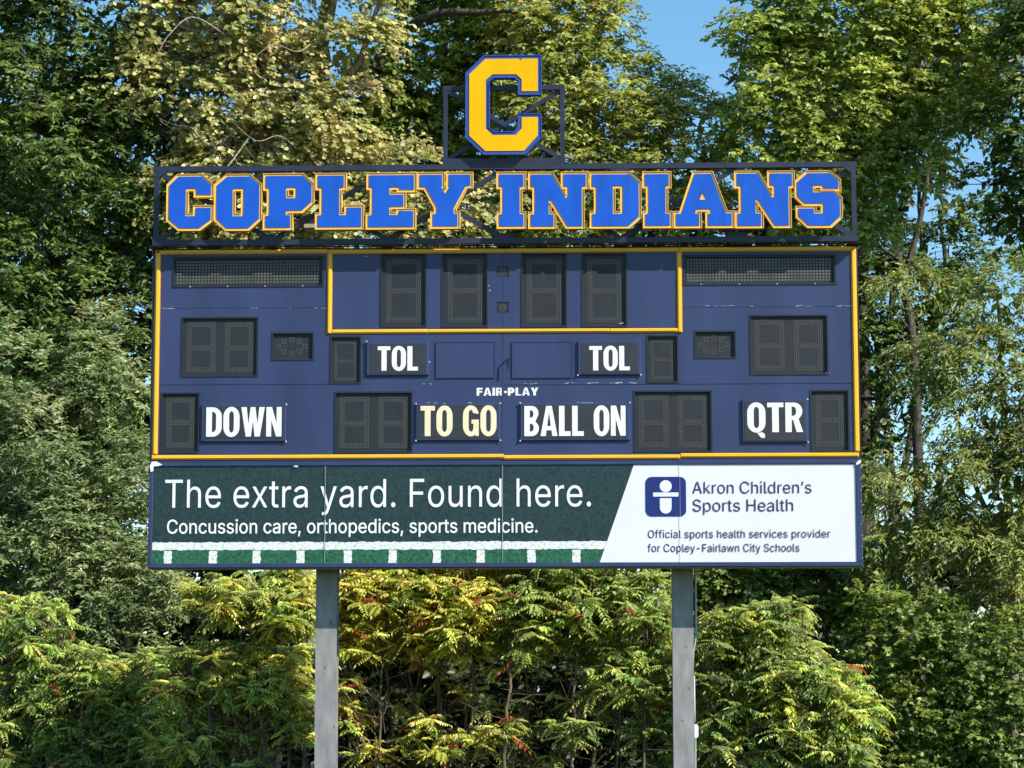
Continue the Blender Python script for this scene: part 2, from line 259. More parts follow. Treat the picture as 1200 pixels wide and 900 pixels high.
[[81,0],[81,432],[82,447],[84,461],[89,474],[96,486],[104,496],[113,505],[124,513],[135,519],[148,524],[161,527],[174,529],[187,530],[222,527],[243,521],[227,468],[215,472],[195,474],[182,473],[171,470],[162,466],[154,460],[149,452],[145,443],[142,431],[142,419],[142,0]]]),'h':(410,[[[114,227],[114,0],[53,0],[53,509],[114,509],[114,287],[102,287],[112,312],[124,332],[137,349],[152,362],[169,372],[187,379],[207,383],[227,384],[246,383],[264,380],[280,376],[295,369],[309,360],[321,349],[332,336],[341,321],[348,304],[353,285],[356,264],[357,240],[357,0],[296,0],[296,235],[295,256],[290,275],[283,291],[273,304],[260,315],[246,323],[229,328],[210,329],[197,328],[184,326],[172,322],[161,317],[150,311],[141,303],[133,293],[126,283],[121,271],[117,257],[114,243]]]),'i':(166,[[[53,0],[53,379],[114,379],[114,0]],
[[84,443],[75,444],[67,446],[60,449],[54,455],[48,461],[44,468],[42,475],[41,483],[42,491],[44,499],[48,506],[54,512],[60,517],[67,521],[75,523],[84,524],[92,523],[100,521],[107,517],[114,512],[119,506],[123,499],[126,491],[126,483],[126,475],[123,468],[119,461],[114,455],[107,449],[100,446],[92,444]]]),'k':(380,[[[110,137],[110,212],[121,212],[284,379],[360,379],[184,199],[177,199]],
[[53,0],[53,509],[114,509],[114,0]],
[[294,0],[148,186],[191,229],[372,0]]]),'l':(189,[[[139,-2],[119,-1],[101,3],[86,10],[74,20],[65,33],[58,47],[54,65],[53,84],[53,509],[114,509],[114,99],[114,87],[115,77],[117,68],[120,62],[124,58],[130,54],[137,53],[146,52],[160,53],[170,54],[181,3],[162,-1]]]),'m':(609,[[[53,0],[53,379],[112,379],[112,295],[108,295],[112,310],[118,323],[125,335],[132,346],[141,355],[151,363],[161,370],[172,376],[183,380],[195,384],[207,386],[219,386],[239,385],[257,380],[273,372],[287,361],[299,347],[309,331],[316,314],[321,295],[312,295],[317,308],[322,321],[329,332],[337,343],[347,353],[357,361],[368,369],[381,375],[394,380],[407,383],[422,385],[437,386],[453,385],[468,383],[483,378],[497,372],[510,364],[522,354],[532,342],[541,328],[548,313],[553,296],[556,276],[557,255],[557,0],[496,0],[496,254],[494,273],[490,289],[483,302],[473,313],[460,321],[447,326],[433,329],[419,330],[406,330],[395,328],[384,324],[374,320],[365,314],[358,307],[351,299],[345,290],[341,280],[338,270],[336,259],[335,247],[335,0],[274,0],[274,260],[273,275],[269,288],[262,301],[253,311],[242,320],[229,326],[215,329],[199,330],[188,330],[178,328],[168,325],[158,320],[148,314],[140,307],[132,299],[126,289],[121,278],[117,266],[114,253],[114,238],[114,0]]]),'n':(409,[[[114,227],[114,0],[53,0],[53,379],[112,379],[112,287],[102,287],[112,312],[124,332],[137,349],[152,362],[169,372],[187,379],[207,383],[227,384],[246,383],[264,380],[280,376],[295,369],[309,360],[321,349],[332,336],[341,321],[348,304],[353,285],[356,264],[357,240],[357,0],[296,0],[296,235],[295,256],[290,275],[283,291],[273,304],[260,315],[246,323],[229,328],[210,329],[197,328],[184,326],[172,322],[161,317],[150,311],[141,303],[133,293],[126,283],[121,271],[117,257],[114,243]]]),'o':(415,[[[207,-8],[182,-7],[159,-2],[137,6],[117,16],[98,30],[82,46],[68,64],[56,85],[46,108],[40,133],[36,159],[34,187],[36,216],[40,243],[46,268],[56,291],[68,312],[82,330],[98,346],[117,360],[137,371],[159,378],[182,383],[207,384],[233,383],[256,378],[278,371],[299,360],[317,346],[333,330],[347,312],[359,291],[369,268],[376,243],[380,216],[381,187],[380,159],[376,133],[369,108],[359,85],[347,64],[333,46],[317,30],[299,16],[278,6],[256,-2],[233,-7]],
[[207,46],[226,48],[242,51],[257,57],[270,66],[282,76],[292,89],[300,102],[307,117],[312,134],[316,151],[318,169],[319,187],[318,206],[316,224],[312,242],[307,258],[300,274],[292,287],[282,300],[270,310],[257,319],[242,325],[226,329],[207,330],[189,329],[173,325],[158,319],[145,310],[134,300],[124,287],[115,274],[108,258],[103,242],[99,224],[97,206],[96,187],[97,169],[99,151],[103,134],[108,117],[115,102],[124,89],[134,76],[145,66],[158,57],[173,51],[189,48]]]),'p':(424,[[[53,-143],[53,379],[112,379],[112,319],[118,319],[137,346],[144,353],[152,360],[161,367],[171,373],[183,378],[197,381],[212,384],[229,384],[252,383],[274,378],[294,371],[313,361],[330,347],[345,332],[359,313],[370,293],[379,270],[385,245],[389,218],[390,189],[389,160],[385,133],[379,108],[370,84],[359,64],[346,45],[330,29],[313,16],[294,5],[274,-2],[252,-7],[229,-8],[213,-7],[198,-5],[184,-1],[173,4],[162,10],[153,17],[145,24],[138,31],[118,59],[114,59],[114,-143]],
[[220,47],[237,48],[253,51],[267,57],[279,66],[291,76],[301,88],[309,101],[316,117],[321,133],[325,151],[327,170],[328,189],[327,209],[325,227],[321,245],[316,261],[309,276],[301,290],[291,301],[280,311],[267,319],[253,325],[237,329],[220,330],[203,329],[188,325],[174,320],[161,312],[150,302],[140,291],[132,278],[125,263],[120,247],[116,229],[113,210],[113,189],[113,169],[116,150],[120,132],[125,115],[132,100],[140,86],[150,75],[162,65],[174,57],[188,51],[204,48]]]),'r':(259,[[[53,0],[53,379],[112,379],[112,321],[115,321],[122,335],[130,347],[140,358],[152,367],[166,375],[181,380],[196,384],[213,385],[229,384],[243,384],[243,322],[230,324],[207,326],[194,325],[182,323],[170,319],[159,315],[149,309],[140,301],[132,293],[126,284],[121,273],[117,262],[114,250],[114,237],[114,0]]]),'s':(365,[[[182,-8],[163,-7],[145,-5],[128,-2],[112,3],[98,10],[84,18],[72,27],[62,38],[53,50],[45,63],[40,78],[36,94],[94,107],[99,92],[105,79],[114,69],[124,60],[136,54],[150,49],[165,46],[181,45],[200,46],[217,50],[232,55],[244,62],[255,71],[262,81],[267,91],[268,103],[267,112],[265,121],[260,129],[254,136],[246,142],[237,147],[225,151],[212,155],[149,170],[125,177],[104,186],[87,196],[72,208],[61,222],[53,237],[48,255],[47,274],[48,290],[51,305],[57,319],[65,332],[75,343],[87,354],[100,363],[115,370],[131,377],[149,381],[167,384],[187,384],[206,384],[223,381],[239,378],[254,372],[267,366],[279,358],[290,349],[299,339],[307,328],[314,316],[319,303],[324,290],[268,277],[264,288],[258,298],[251,307],[243,316],[232,323],[219,328],[205,331],[187,333],[171,332],[156,329],[143,324],[131,317],[121,308],[114,299],[110,289],[109,277],[110,267],[112,258],[117,250],[124,243],[133,237],[144,232],[157,227],[172,223],[229,209],[254,202],[275,194],[292,183],[306,171],[317,158],[325,142],[330,125],[331,107],[330,90],[326,75],[321,61],[312,47],[302,35],[290,24],[276,15],[260,6],[242,0],[223,-5],[203,-7]]]),'t':(227,[[[204,379],[204,327],[6,327],[6,379]],
[[65,471],[126,471],[126,98],[127,86],[128,76],[132,68],[136,61],[142,56],[150,53],[159,51],[170,50],[185,51],[202,54],[213,2],[192,-3],[168,-4],[145,-3],[125,2],[107,10],[92,21],[80,35],[72,52],[67,71],[65,93]]]),'u':(410,[[[182,-5],[164,-4],[146,-1],[130,4],[115,11],[101,20],[89,31],[78,44],[69,59],[62,76],[57,95],[54,116],[53,139],[53,379],[114,379],[114,144],[115,123],[119,105],[127,89],[137,75],[150,64],[164,56],[181,52],[200,50],[213,51],[226,53],[238,57],[249,62],[259,69],[268,77],[276,86],[283,97],[289,109],[293,122],[295,137],[296,153],[296,379],[357,379],[357,0],[298,0],[298,92],[307,92],[297,67],[286,47],[272,30],[257,17],[240,7],[222,0],[203,-4]]]),'v':(389,[[[163,0],[17,379],[84,379],[165,155],[187,87],[206,21],[184,21],[203,87],[224,155],[305,379],[371,379],[226,0]]]),'w':(567,[[[138,0],[23,379],[87,379],[133,214],[154,137],[175,41],[165,41],[186,135],[206,214],[252,379],[316,379],[362,214],[382,136],[402,41],[391,41],[413,135],[434,214],[480,379],[545,379],[429,0],[368,0],[319,172],[305,225],[291,280],[277,338],[291,338],[277,280],[263,225],[248,172],[199,0]]]),'x':(378,[[[21,0],[171,218],[171,171],[29,379],[100,379],[147,306],[179,253],[207,206],[175,206],[202,253],[233,306],[282,379],[352,379],[209,169],[209,214],[358,0],[287,0],[231,85],[200,136],[173,182],[205,182],[178,136],[148,85],[91,0]]]),'y':(389,[[[47,-139],[61,-86],[71,-87],[104,-89],[111,-87],[118,-84],[124,-80],[130,-74],[136,-67],[141,-58],[146,-48],[151,-36],[163,-1],[17,379],[84,379],[165,155],[187,87],[206,21],[184,21],[202,87],[224,155],[305,379],[371,379],[204,-58],[198,-72],[191,-85],[184,-97],[177,-107],[168,-116],[159,-124],[150,-130],[139,-136],[128,-140],[117,-143],[104,-145],[91,-145],[65,-143]]]),'’':(177,[[[52,318],[82,509],[151,509],[98,318]]])}
CAPH = 509.0
def text_groups(s, x0, x1, zb, zt, grow=0.0, spacing=0.0):
    """text from x0 to x1, baseline zb, cap top zt"""
    pen = 0; raw = []
    for ch in s:
        adv, loops = G[ch]
        if loops:
            big = max(loops, key=lambda L: abs(area(L))); sg = area(big) > 0
            for L in loops:   # holes run the other way round
                hole = (area(L) > 0) != sg
                L2 = grow_loop(orient([tuple(p) for p in L], not hole), grow*CAPH)
                raw.append((len(raw), [(p[0]+pen, p[1]) for p in L2], hole))
            raw.append(None)
        pen += adv+spacing*CAPH
    allx = [p[0] for r in raw if r for p in r[1]]; a, b = min(allx), max(allx)
    sx = (x1-x0)/(b-a); sz = (zt-zb)/CAPH
    groups = []; cur = []
    for r in raw:
        if r is None: groups.append(cur); cur = []
        else: cur.append([(x0+(p[0]-a)*sx, zb+p[1]*sz) for p in r[1]])
    return groups

# condensed heavy capitals for the caption plates, unit cap height
def arc(cx, cz, rx, rz, a0, a1, n=8):
    return [(cx+rx*math.cos(R(a0+(a1-a0)*k/n)), cz+rz*math.sin(R(a0+(a1-a0)*k/n))) for k in range(n+1)]
def stad(x0, x1, z0, z1, ry):
    c = (x0+x1)/2; r = (x1-x0)/2
    return arc(c, z1-ry, r, ry, 0, 180, 12)+arc(c, z0+ry, r, ry, 180, 360, 12)
S = 0.195
CG = {
 'O': (.55, [[stad(0, .55, -.015, 1.015, .34), stad(S, .55-S, .135, .865, .15)]]),
 'D': (.53, [[[(0, 0)]+arc(.22, .32, .31, .32, -90, 0, 7)+arc(.22, .68, .31, .32, 0, 90, 7)+[(0, 1)],
              [(S, .15)]+arc(.20, .28, .135, .13, -90, 0, 5)+arc(.20, .72, .135, .13, 0, 90, 5)+[(S, .85)]]]),
 'W': (.80, [[[(.16, 0), (.335, 0), (.40, .52), (.465, 0), (.64, 0), (.80, 1), (.615, 1), (.555, .42), (.48, 1), (.32, 1), (.245, .42), (.185, 1), (0, 1)]]]),
 'N': (.52, [[[(0, 0), (.17, 0), (.17, .56), (.335, 0), (.52, 0), (.52, 1), (.35, 1), (.35, .45), (.19, 1), (0, 1)]]]),
 'T': (.49, [[[(.145, 0), (.345, 0), (.345, .845), (.49, .845), (.49, 1), (0, 1), (0, .845), (.145, .845)]]]),
 'L': (.41, [[[(0, 0), (.41, 0), (.41, .155), (S, .155), (S, 1), (0, 1)]]]),
 'A': (.60, [[[(0, 0), (.185, 0), (.21, .19), (.39, .19), (.415, 0), (.60, 0), (.40, 1), (.20, 1)], [(.235, .33), (.365, .33), (.30, .80)]]]),
 'B': (.52, [[[(0, 0)]+arc(.27, .25, .25, .25, -90, 60, 7)+[(.41, .525)]+arc(.27, .76, .235, .24, -40, 90, 7)+[(0, 1)],
              [(S, .15)]+arc(.25, .28, .085, .13, -90, 90, 6)+[(S, .41)], [(S, .61)]+arc(.25, .735, .075, .12, -90, 90, 6)+[(S, .855)]]]),
 'R': (.53, [[[(0, 0), (.19, 0), (.19, .41), (.235, .41), (.335, 0), (.53, 0), (.40, .44)]+arc(.27, .71, .245, .29, -40, 90, 8)+[(0, 1)],
              [(.19, .55)]+arc(.25, .705, .08, .155, -90, 90, 6)+[(.19, .86)]]]),
 'Q': (.55, [[stad(0, .55, -.015, 1.015, .34), stad(S, .55-S, .135, .865, .15)], [[(.29, -.02), (.41, -.185), (.52, -.20), (.53, -.08), (.45, .0), (.38, -.015)]]]),
 'F': (.44, [[[(0, 0), (S, 0), (S, .40), (.42, .40), (.42, .60), (S, .60), (S, .78), (.44, .78), (.44, 1), (0, 1)]]]),
 'I': (.195, [[[(0, 0), (S, 0), (S, 1), (0, 1)]]]),
 'P': (.50, [[[(0, 0), (.19, 0), (.19, .30)]+arc(.27, .65, .23, .35, -90, 90, 8)+[(0, 1)], [(.19, .52), (.28, .52), (.28, .78), (.19, .78)]]]),
 'Y': (.56, [[[(.18, 0), (.38, 0), (.38, .40), (.56, 1), (.36, 1), (.28, .66), (.20, 1), (0, 1), (.18, .40)]]]),
 '-': (.22, [[[(0, .34), (.22, .34), (.22, .58), (0, .58)]]]),
 'G': (.54, [[arc(.27, .68, .27, .335, 8, 180, 11)+arc(.27, .34, .27, .355, 180, 300, 8)+[(.42, .09), (.43, 0), (.54, 0), (.54, .54), (.29, .54), (.29, .40), (.36, .40)]
              +arc(.275, .27, .08, .13, 0, -180, 7)+arc(.27, .74, .075, .125, 180, 8, 7)]]),
}
def letter_parts(chars, th, m, y, parent, raw=False):
    """one letter part for every character"""
    for g in chars: join_loops('letter', g, th, m, y, parent, raw=raw)
def caption_groups(words, x0, x1, zb, zt, gap=0.055, space=0.30):
    pen = 0; gr = []; chars = []
    for ch in words:
        if ch == ' ': pen += space; continue
        w, shapes = CG[ch]
        gr.append([[[(p[0]+pen, p[1]) for p in L] for L in loops] for loops in shapes])
        pen += w+gap
    pen -= gap; sx = (x1-x0)/pen; sz = zt-zb
    return [[[[(x0+p[0]*sx, zb+p[1]*sz) for p in L] for L in g] for g in c] for c in gr]

# ================================================================== GROUND
def ground():
    b = MB(); b.quad((-900, -200, 0), (900, -200, 0), (900, 1500, 0), (-900, 1500, 0))
    m = turf_mat('grass_ground', (0.018, 0.035, 0.010, 1), (0.06, 0.10, 0.028, 1), 6); m.node_tree.nodes['Principled BSDF'].inputs['Roughness'].default_value = 1; m.node_tree.nodes['Principled BSDF'].inputs['Specular IOR Level'].default_value = 0
    o = b.build('ground', m); o['kind'] = 'structure'
ground()

# ================================================================== SCOREBOARD
board = thing('scoreboard', 'navy blue football scoreboard cabinet with yellow trim, unlit digits and white captions', 'scoreboard', (0, 0, 3.9))
def z_of(py, px=590): return P(px, py, 0).z
X0, X1, ZB, ZT = rect(178.3, 290.5, 1006.3, 538.5)
XL, XR = rect(183, 292, 1003, 537)[:2]

HOLES = []
def hole(x0, y0, x1, y1):
    r = rect(x0, y0, x1, y1); HOLES.append(r); return r
def dots_digit(b, r, nx, ny, th, Y, fill_=0.62):
    """seven-segment lamp field: nx x ny lamps, segments th lamps thick"""
    x0, x1, z0, z1 = r; px = (x1-x0)/nx; pz = (z1-z0)/ny; m = (ny-th)//2
    for i in range(nx):
        for j in range(ny):
            if i < th or i >= nx-th or j < th or j >= ny-th or m <= j < m+th:
                cx = x0+(i+.5)*px; cz = z0+(j+.5)*pz; hx = px*fill_/2; hz = pz*fill_/2
                b.quad((cx-hx, Y, cz-hz), (cx+hx, Y, cz-hz), (cx+hx, Y, cz+hz), (cx-hx, Y, cz+hz))
def ring(b, r, w, y0, y1):
    x0, x1, z0, z1 = r
    b.box(x0, x1, y0, y1, z1-w, z1); b.box(x0, x1, y0, y1, z0, z0+w)
    b.box(x0, x0+w, y0, y1, z0+w, z1-w); b.box(x1-w, x1, y0, y1, z0+w, z1-w)
DEPTH = 0.030
def display(name, x0, y0, x1, y1, digits, nx, ny, th, label=None):
    r = hole(x0, y0, x1, y1)
    b = MB(); b.box(r[0]-.01, r[1]+.01, DEPTH, DEPTH+.02, r[2]-.01, r[3]+.01)
    d = b.build(name, MASK, board, None, label)
    f = MB(); ring(f, (r[0]-.008, r[1]+.008, r[2]-.008, r[3]+.008), 0.024, -0.010, 0.028); f.build('display_frame', BEZEL, d)
    g = MB()
    for q in digits:
        dots_digit(g, rect(*q), nx, ny, th, DEPTH-.004)
        rr = rect(*q); cx = (rr[0]+rr[1])/2; cz = rr[2]+(rr[3]-rr[2])*.72
        g.quad((cx-.008, DEPTH-.004, cz-.008), (cx+.008, DEPTH-.004, cz-.008), (cx+.008, DEPTH-.004, cz+.008), (cx-.008, DEPTH-.004, cz+.008))
    if digits: g.build('lamp_dots', DOT, d, 'stuff')
    # small rivets round the frame
    rv = MB(); n = max(3, int((r[1]-r[0])/.2))
    for k in range(n):
        x = r[0]+(k+.5)*(r[1]-r[0])/n
        rv.box(x-.006, x+.006, -.016, -.010, r[2]-.002, r[2]+.010, ch=.003)
    rv.build('rivets', CHIP if False else MASK, d, 'stuff')
    return d
def single(x0, y0, x1, y1, lab):
    w = x1-x0; display('digit_display', x0, y0, x1, y1, [(x0+.125*w, y0+4.8, x1-.125*w, y1-6)], 15, 27, 3, lab)
def double(x0, y0, x1, y1, lab):
    w = x1-x0
    display('digit_display', x0, y0, x1, y1, [(x0+.056*w, y0+4.8, x0+.445*w, y1-5), (x0+.56*w, y0+4.8, x0+.945*w, y1-5)], 16, 28, 3, lab)
for c, (a, b_) in enumerate(((446, 499.5), (518, 571.3), (611, 664), (682, 734.5))):
    display('digit_display', a, 296.8, b_, 383, [(a+6.2, 303.5, b_-6.2, 377.5)], 19, 35, 3, 'one of the four tall clock digits')
double(213, 372, 302, 441.3, 'double score digits on the left half')
double(879, 369.3, 970.2, 439, 'double score digits on the right half')
double(392.3, 459.5, 483, 530.3, 'double digits left of the TO GO plate')
double(743.3, 458, 834, 529.3, 'double digits right of the BALL ON plate')
single(189, 460.5, 233.3, 530.5, 'single digit left of the DOWN plate')
single(950.2, 457.3, 995, 529, 'single digit right of the QTR plate')
display('digit_display', 387.3, 394.3, 423, 449.3, [(391.6, 399.6, 417.8, 446)], 14, 24, 2, 'small digit left of the left TOL plate')
display('digit_display', 758.3, 393, 794.6, 448.3, [(762.6, 398.4, 788.8, 444.6)], 14, 24, 2, 'small digit right of the right TOL plate')

for (x0, y0, x1, y1) in ((203.3, 302.2, 379, 335.8), (801.6, 299.8, 979, 333.2)):      # long name displays
    r = hole(x0, y0, x1, y1)
    b = MB(); b.box(r[0]-.01, r[1]+.01, DEPTH, DEPTH+.02, r[2]-.01, r[3]+.01)
    d = b.build('name_display', MASK, board)
    f = MB(); ring(f, (r[0]-.01, r[1]+.01, r[2]-.01, r[3]+.01), 0.028, -0.012, 0.028); f.build('display_frame', BEZEL, d)
    g = MB(); nx, ny = 46, 8; a0, a1, c0, c1 = r[0]+.035, r[1]-.06, r[2]+.045, r[3]-.03
    for i in range(nx):
        for j in range(ny):
            cx = a0+(i+.5)*(a1-a0)/nx; cz = c0+(j+.5)*(c1-c0)/ny; h = (a1-a0)/nx*.31
            g.quad((cx-h, DEPTH-.004, cz-h), (cx+h, DEPTH-.004, cz-h), (cx+h, DEPTH-.004, cz+h), (cx-h, DEPTH-.004, cz+h))
    g.build('lamp_cells', CELL, d, 'stuff')
    h = MB(); h.box(r[0]-.02, r[1]+.02, -.035, -.012, r[3]+.004, r[3]+.016)
    h.build('rain_lip', BEZEL, d)
    rv = MB()
    for k in range(4):
        x = r[0]+(k+.45)*(r[1]-r[0])/4; rv.box(x-.009, x+.009, -.02, -.012, r[2]-.008, r[2]+.010, ch=.004)
    rv.build('rivets', CHIP, d, 'stuff')

for (x0, y0, x1, y1) in ((319, 390, 367.3, 421.8), (814.3, 388, 862, 419.6)):            # possession lamps
    r = hole(x0, y0, x1, y1)
    b = MB(); b.box(r[0]-.01, r[1]+.01, DEPTH, DEPTH+.02, r[2]-.01, r[3]+.01)
    d = b.build('possession_display', MASK, board)
    f = MB(); ring(f, (r[0]-.008, r[1]+.008, r[2]-.008, r[3]+.008), 0.022, -0.010, 0.028); f.build('display_frame', BEZEL, d)
    g = MB(); cxx = (r[0]+r[1])/2-.02; czz = (r[2]+r[3])/2
    for dx, dz in ((-9, 6.3), (0, 8.2), (9, 6.3), (-16, 0), (16, 0), (-9.4, -6.2), (0, -8.4), (9, -6)):
        for i in (-1, 0, 1):
            for j in (-1, 0, 1):
                if i == 0 and j == 0: continue
                x = cxx+dx/80+i*.027; z = czz+dz/80+j*.027; h = .0085
                g.quad((x-h, DEPTH-.004, z-h), (x+h, DEPTH-.004, z-h), (x+h, DEPTH-.004, z+h), (x-h, DEPTH-.004, z+h))
    g.build('lamp_dots', DOT, d, 'stuff')
for (x0, y0, x1, y1) in ((582, 312.3, 596, 324.6), (582, 354, 596, 366.6)):              # clock colon
    r = hole(x0, y0, x1, y1)
    b = MB(); b.box(r[0]-.01, r[1]+.01, .012, .03, r[2]-.01, r[3]+.01); d = b.build('colon_light', BEZEL, board)
    g = MB(); cx, cz = (r[0]+r[1])/2, (r[2]+r[3])/2
    for k in range(8):
        for q in ((.026, .052) if k % 2 == 0 else (.034, .066)):
            x = cx+math.cos(k*math.pi/4)*q; z = cz+math.sin(k*math.pi/4)*q; h = .009
            g.quad((x-h, .008, z-h), (x+h, .008, z-h), (x+h, .008, z+h), (x-h, .008, z+h))
    g.build('lamp_dots', DOT, d, 'stuff')

def panel(px0, py0, px1, py1):
    """cabinet front sheet with the display openings cut out"""
    a = rect(px0, py0, px1, py1); g = .0025
    x0, x1, z0, z1 = a[0]+g, a[1]-g, a[2]+g, a[3]-g
    hs = [h for h in HOLES if h[0] < x1 and h[1] > x0 and h[2] < z1 and h[3] > z0]
    xs = sorted({x0, x1, *[min(max(v, x0), x1) for h in hs for v in h[:2]]}); zs = sorted({z0, z1, *[min(max(v, z0), z1) for h in hs for v in h[2:]]})
    b = MB(); t = .035
    solid = lambda i, j: 0 <= i < len(xs)-1 and 0 <= j < len(zs)-1 and not any(h[0] < (xs[i]+xs[i+1])/2 < h[1] and h[2] < (zs[j]+zs[j+1])/2 < h[3] for h in hs)
    for i in range(len(xs)-1):
        for j in range(len(zs)-1):
            if not solid(i, j): continue
            p, q, u, v = xs[i], xs[i+1], zs[j], zs[j+1]
            b.quad((p, 0, u), (q, 0, u), (q, 0, v), (p, 0, v))
            if not solid(i-1, j): b.quad((p, 0, u), (p, 0, v), (p, t, v), (p, t, u))
            if not solid(i+1, j): b.quad((q, 0, u), (q, t, u), (q, t, v), (q, 0, v))
            if not solid(i, j-1): b.quad((p, 0, u), (p, t, u), (q, t, u), (q, 0, u))
            if not solid(i, j+1): b.quad((p, 0, v), (q, 0, v), (q, t, v), (p, t, v))
    b.build('cabinet_panel', NAVY, board)
for p in ((180.5, 291, 386.5, 361), (386.5, 291, 589, 450.6), (589, 291, 797, 450.6), (797, 291, 1005, 359.6),
          (180.5, 361, 386.5, 450.6), (797, 359.6, 1005, 449.6), (179, 450.6, 589, 541), (589, 450.6, 1006, 541)): panel(*p)
b = MB(); b.box(X0, X1, .036, .26, ZB-.03, ZT-.002); b.build('cabinet_body', [BACK], board)
b = MB(); b.box(X0-.012, X0-.001, -.004, .255, ZB, ZT); b.box(X1+.001, X1+.012, -.004, .255, ZB, ZT); b.box(X0-.012, X1+.012, -.002, .255, ZT+.001, ZT+.010)
b.build('cabinet_edge', TRUSS, board)

def strip(x0, y0, x1, y1, dx=0.0):
    r = rect(x0, y0, x1, y1); b = MB()
    b.box(r[0], r[1], -.030, -.0015, r[2]+dx, r[3]+dx, ch=.010); b.build('border_strip', STRIP, board)
    # darker lips along the sides
    e = MB(); w = .012
    if x1-x0 > y1-y0: e.box(r[0], r[1], -.014, -.0012, r[2]-w+dx, r[2]-.0005+dx)
    else: e.box(r[0]-w, r[0]-.0005, -.014, -.0012, r[2], r[3]); e.box(r[1]+.0005, r[1]+w, -.014, -.0012, r[2], r[3])
    e.build('border_lip', STRIPE, board)
zt = (290.3, 294.6)
strip(183.5, 292.9, 384, 297)
strip(384.3, 291.6, 795, 295.6)
strip(795.3, 289.6, 1000.5, 293.8)
strip(181.6, 293.2, 186, 532.5); strip(999.8, 289.8, 1004.4, 529)
strip(177.8, 533, 590, 537.3); strip(590.3, 533, 797, 537.3, -.003); strip(797.3, 531, 1006.4, 535.3)
strip(384.4, 297.5, 388.6, 391); strip(794.2, 295.5, 798.4, 389.5)
strip(389, 386.3, 502, 390.2); strip(502.4, 386, 714, 389.6, .004); strip(714.4, 385, 793.8, 388.8)

def plate(ox0, oy0, ox1, oy1, fx0, fy0, fx1, fy1, words, tx0, tx1, ty0, ty1, m=WHITE):
    o = rect(ox0, oy0, ox1, oy1); D = .040
    b = MB(); b.box(o[0], o[1], -D, -.001, o[2], o[3], ch=.012)
    d = b.build('caption_plate', NAVY, board, None, 'raised caption plate reading '+words)
    f = rect(fx0, fy0, fx1, fy1); c = MB(); c.box(f[0], f[1], -D-.005, -D-.0005, f[2], f[3]); c.build('plate_face', PLATE, d)
    t = rect(tx0, ty0, tx1, ty1)
    letter_parts(caption_groups(words, *t), .002, m, -D-.0075, d)
    k = MB()
    for x, z in ((o[0], o[3]), (o[1], o[3]), (o[0], o[2]), (o[1], o[2])):
        if random.random() < .65:
            k.box(x-.012, x+.012, -D-.003, -D+.01, z-.014, z+.012, ch=.006)
    if k.v: k.build('chipped_corners', CHIP, d, 'stuff')
random.seed(5)
plate(429.5, 400.5, 502.5, 440.5, 434, 403.5, 499, 438.2, 'TOL', 443, 490, 406.3, 434.8)
plate(677, 400, 750.8, 440, 681.5, 402.5, 747.5, 437.8, 'TOL', 690.6, 738, 406, 434.5)
plate(236, 474.5, 335.5, 518, 240.8, 477, 331.6, 513.8, 'DOWN', 242.2, 330.4, 477.6, 512)
plate(487.5, 473.3, 586.3, 516.6, 490.6, 475.2, 583.2, 513.5, 'TO GO', 493, 582, 476, 511.3, CREAM)
plate(609.5, 472.5, 738.3, 516.6, 613.3, 474.8, 733.8, 513.4, 'BALL ON', 614.5, 733, 476, 511.2)
plate(869.5, 468.4, 946.3, 518.6, 872.5, 471, 942.4, 516.4, 'QTR', 875.5, 940.6, 472.3, 506.8)
for (x0, y0, x1, y1) in ((511.3, 400.6, 580, 442.6), (600.6, 400.6, 670.3, 442.6)):
    r = rect(x0, y0, x1, y1); b = MB(); b.box(r[0], r[1], -.012, -.001, r[2], r[3], ch=.005); d = b.build('blank_plate', NAVY, board)
    f = MB(); ring(f, (r[0]-.006, r[1]+.006, r[2]-.006, r[3]+.006), .012, -.019, -.0125); f.build('plate_rim', NAVY, d)
t = rect(558.6, 454.4, 630.8, 463.6); join_loops('maker_lettering', [g for c in caption_groups('FAIR-PLAY', *t, gap=.075) for g in c], .003, WHITE, -.004, board, None, 'stuff')
# loose cable loop between the blank plates
b = MB(); b.tube([P(585.5, 445, -.02), P(586, 430, -.02), P(590, 425, -.03), P(597, 419.5, -.02)], [.009]*4, 5); b.tube([P(597, 419.5, -.02), P(596.8, 431, -.015)], [.006]*2, 5)
b.build('loose_cable', TRUSS, board)
# vertical centre joint cover under the blank plates
r = rect(588, 446, 590, 532.5)
b = MB(); b.box(r[0], r[1], -.004, -.0008, r[2], r[3]); b.build('joint_cover', NAVY, board)
# paint worn away along the seams
rng = random.Random(3); b = MB()
def worn(xa, xb, py, n, w=(3, 11), th=(.5, 1.1)):
    for k in range(n):
        x = rng.uniform(xa, xb); l = rng.uniform(*w); h = rng.uniform(*th)
        p0 = P(x, py+rng.uniform(-.6, .6)); p1 = P(x+l, py); e = .0035
        n_ = 5; up = [(p0.x+(p1.x-p0.x)*i/n_, p0.z+h/160*rng.uniform(.2, 1)) for i in range(n_+1)]; lo = [(p0.x+(p1.x-p0.x)*i/n_, p0.z-h/160*rng.uniform(.2, 1)) for i in range(n_+1)]
        for i in range(n_): b.quad((lo[i][0], -e, lo[i][1]), (lo[i+1][0], -e, lo[i+1][1]), (up[i+1][0], -e, up[i+1][1]), (up[i][0], -e, up[i][1]))
worn(186, 200, 361.3, 2); worn(290, 300, 360.8, 2, (3, 6)); worn(365, 378, 360.5, 2); worn(335, 340, 360.6, 1, (1, 2))
worn(812, 860, 358.6, 5); worn(876, 880, 358.6, 1, (2, 4)); worn(925, 945, 358.6, 3); worn(970, 992, 358.6, 3)
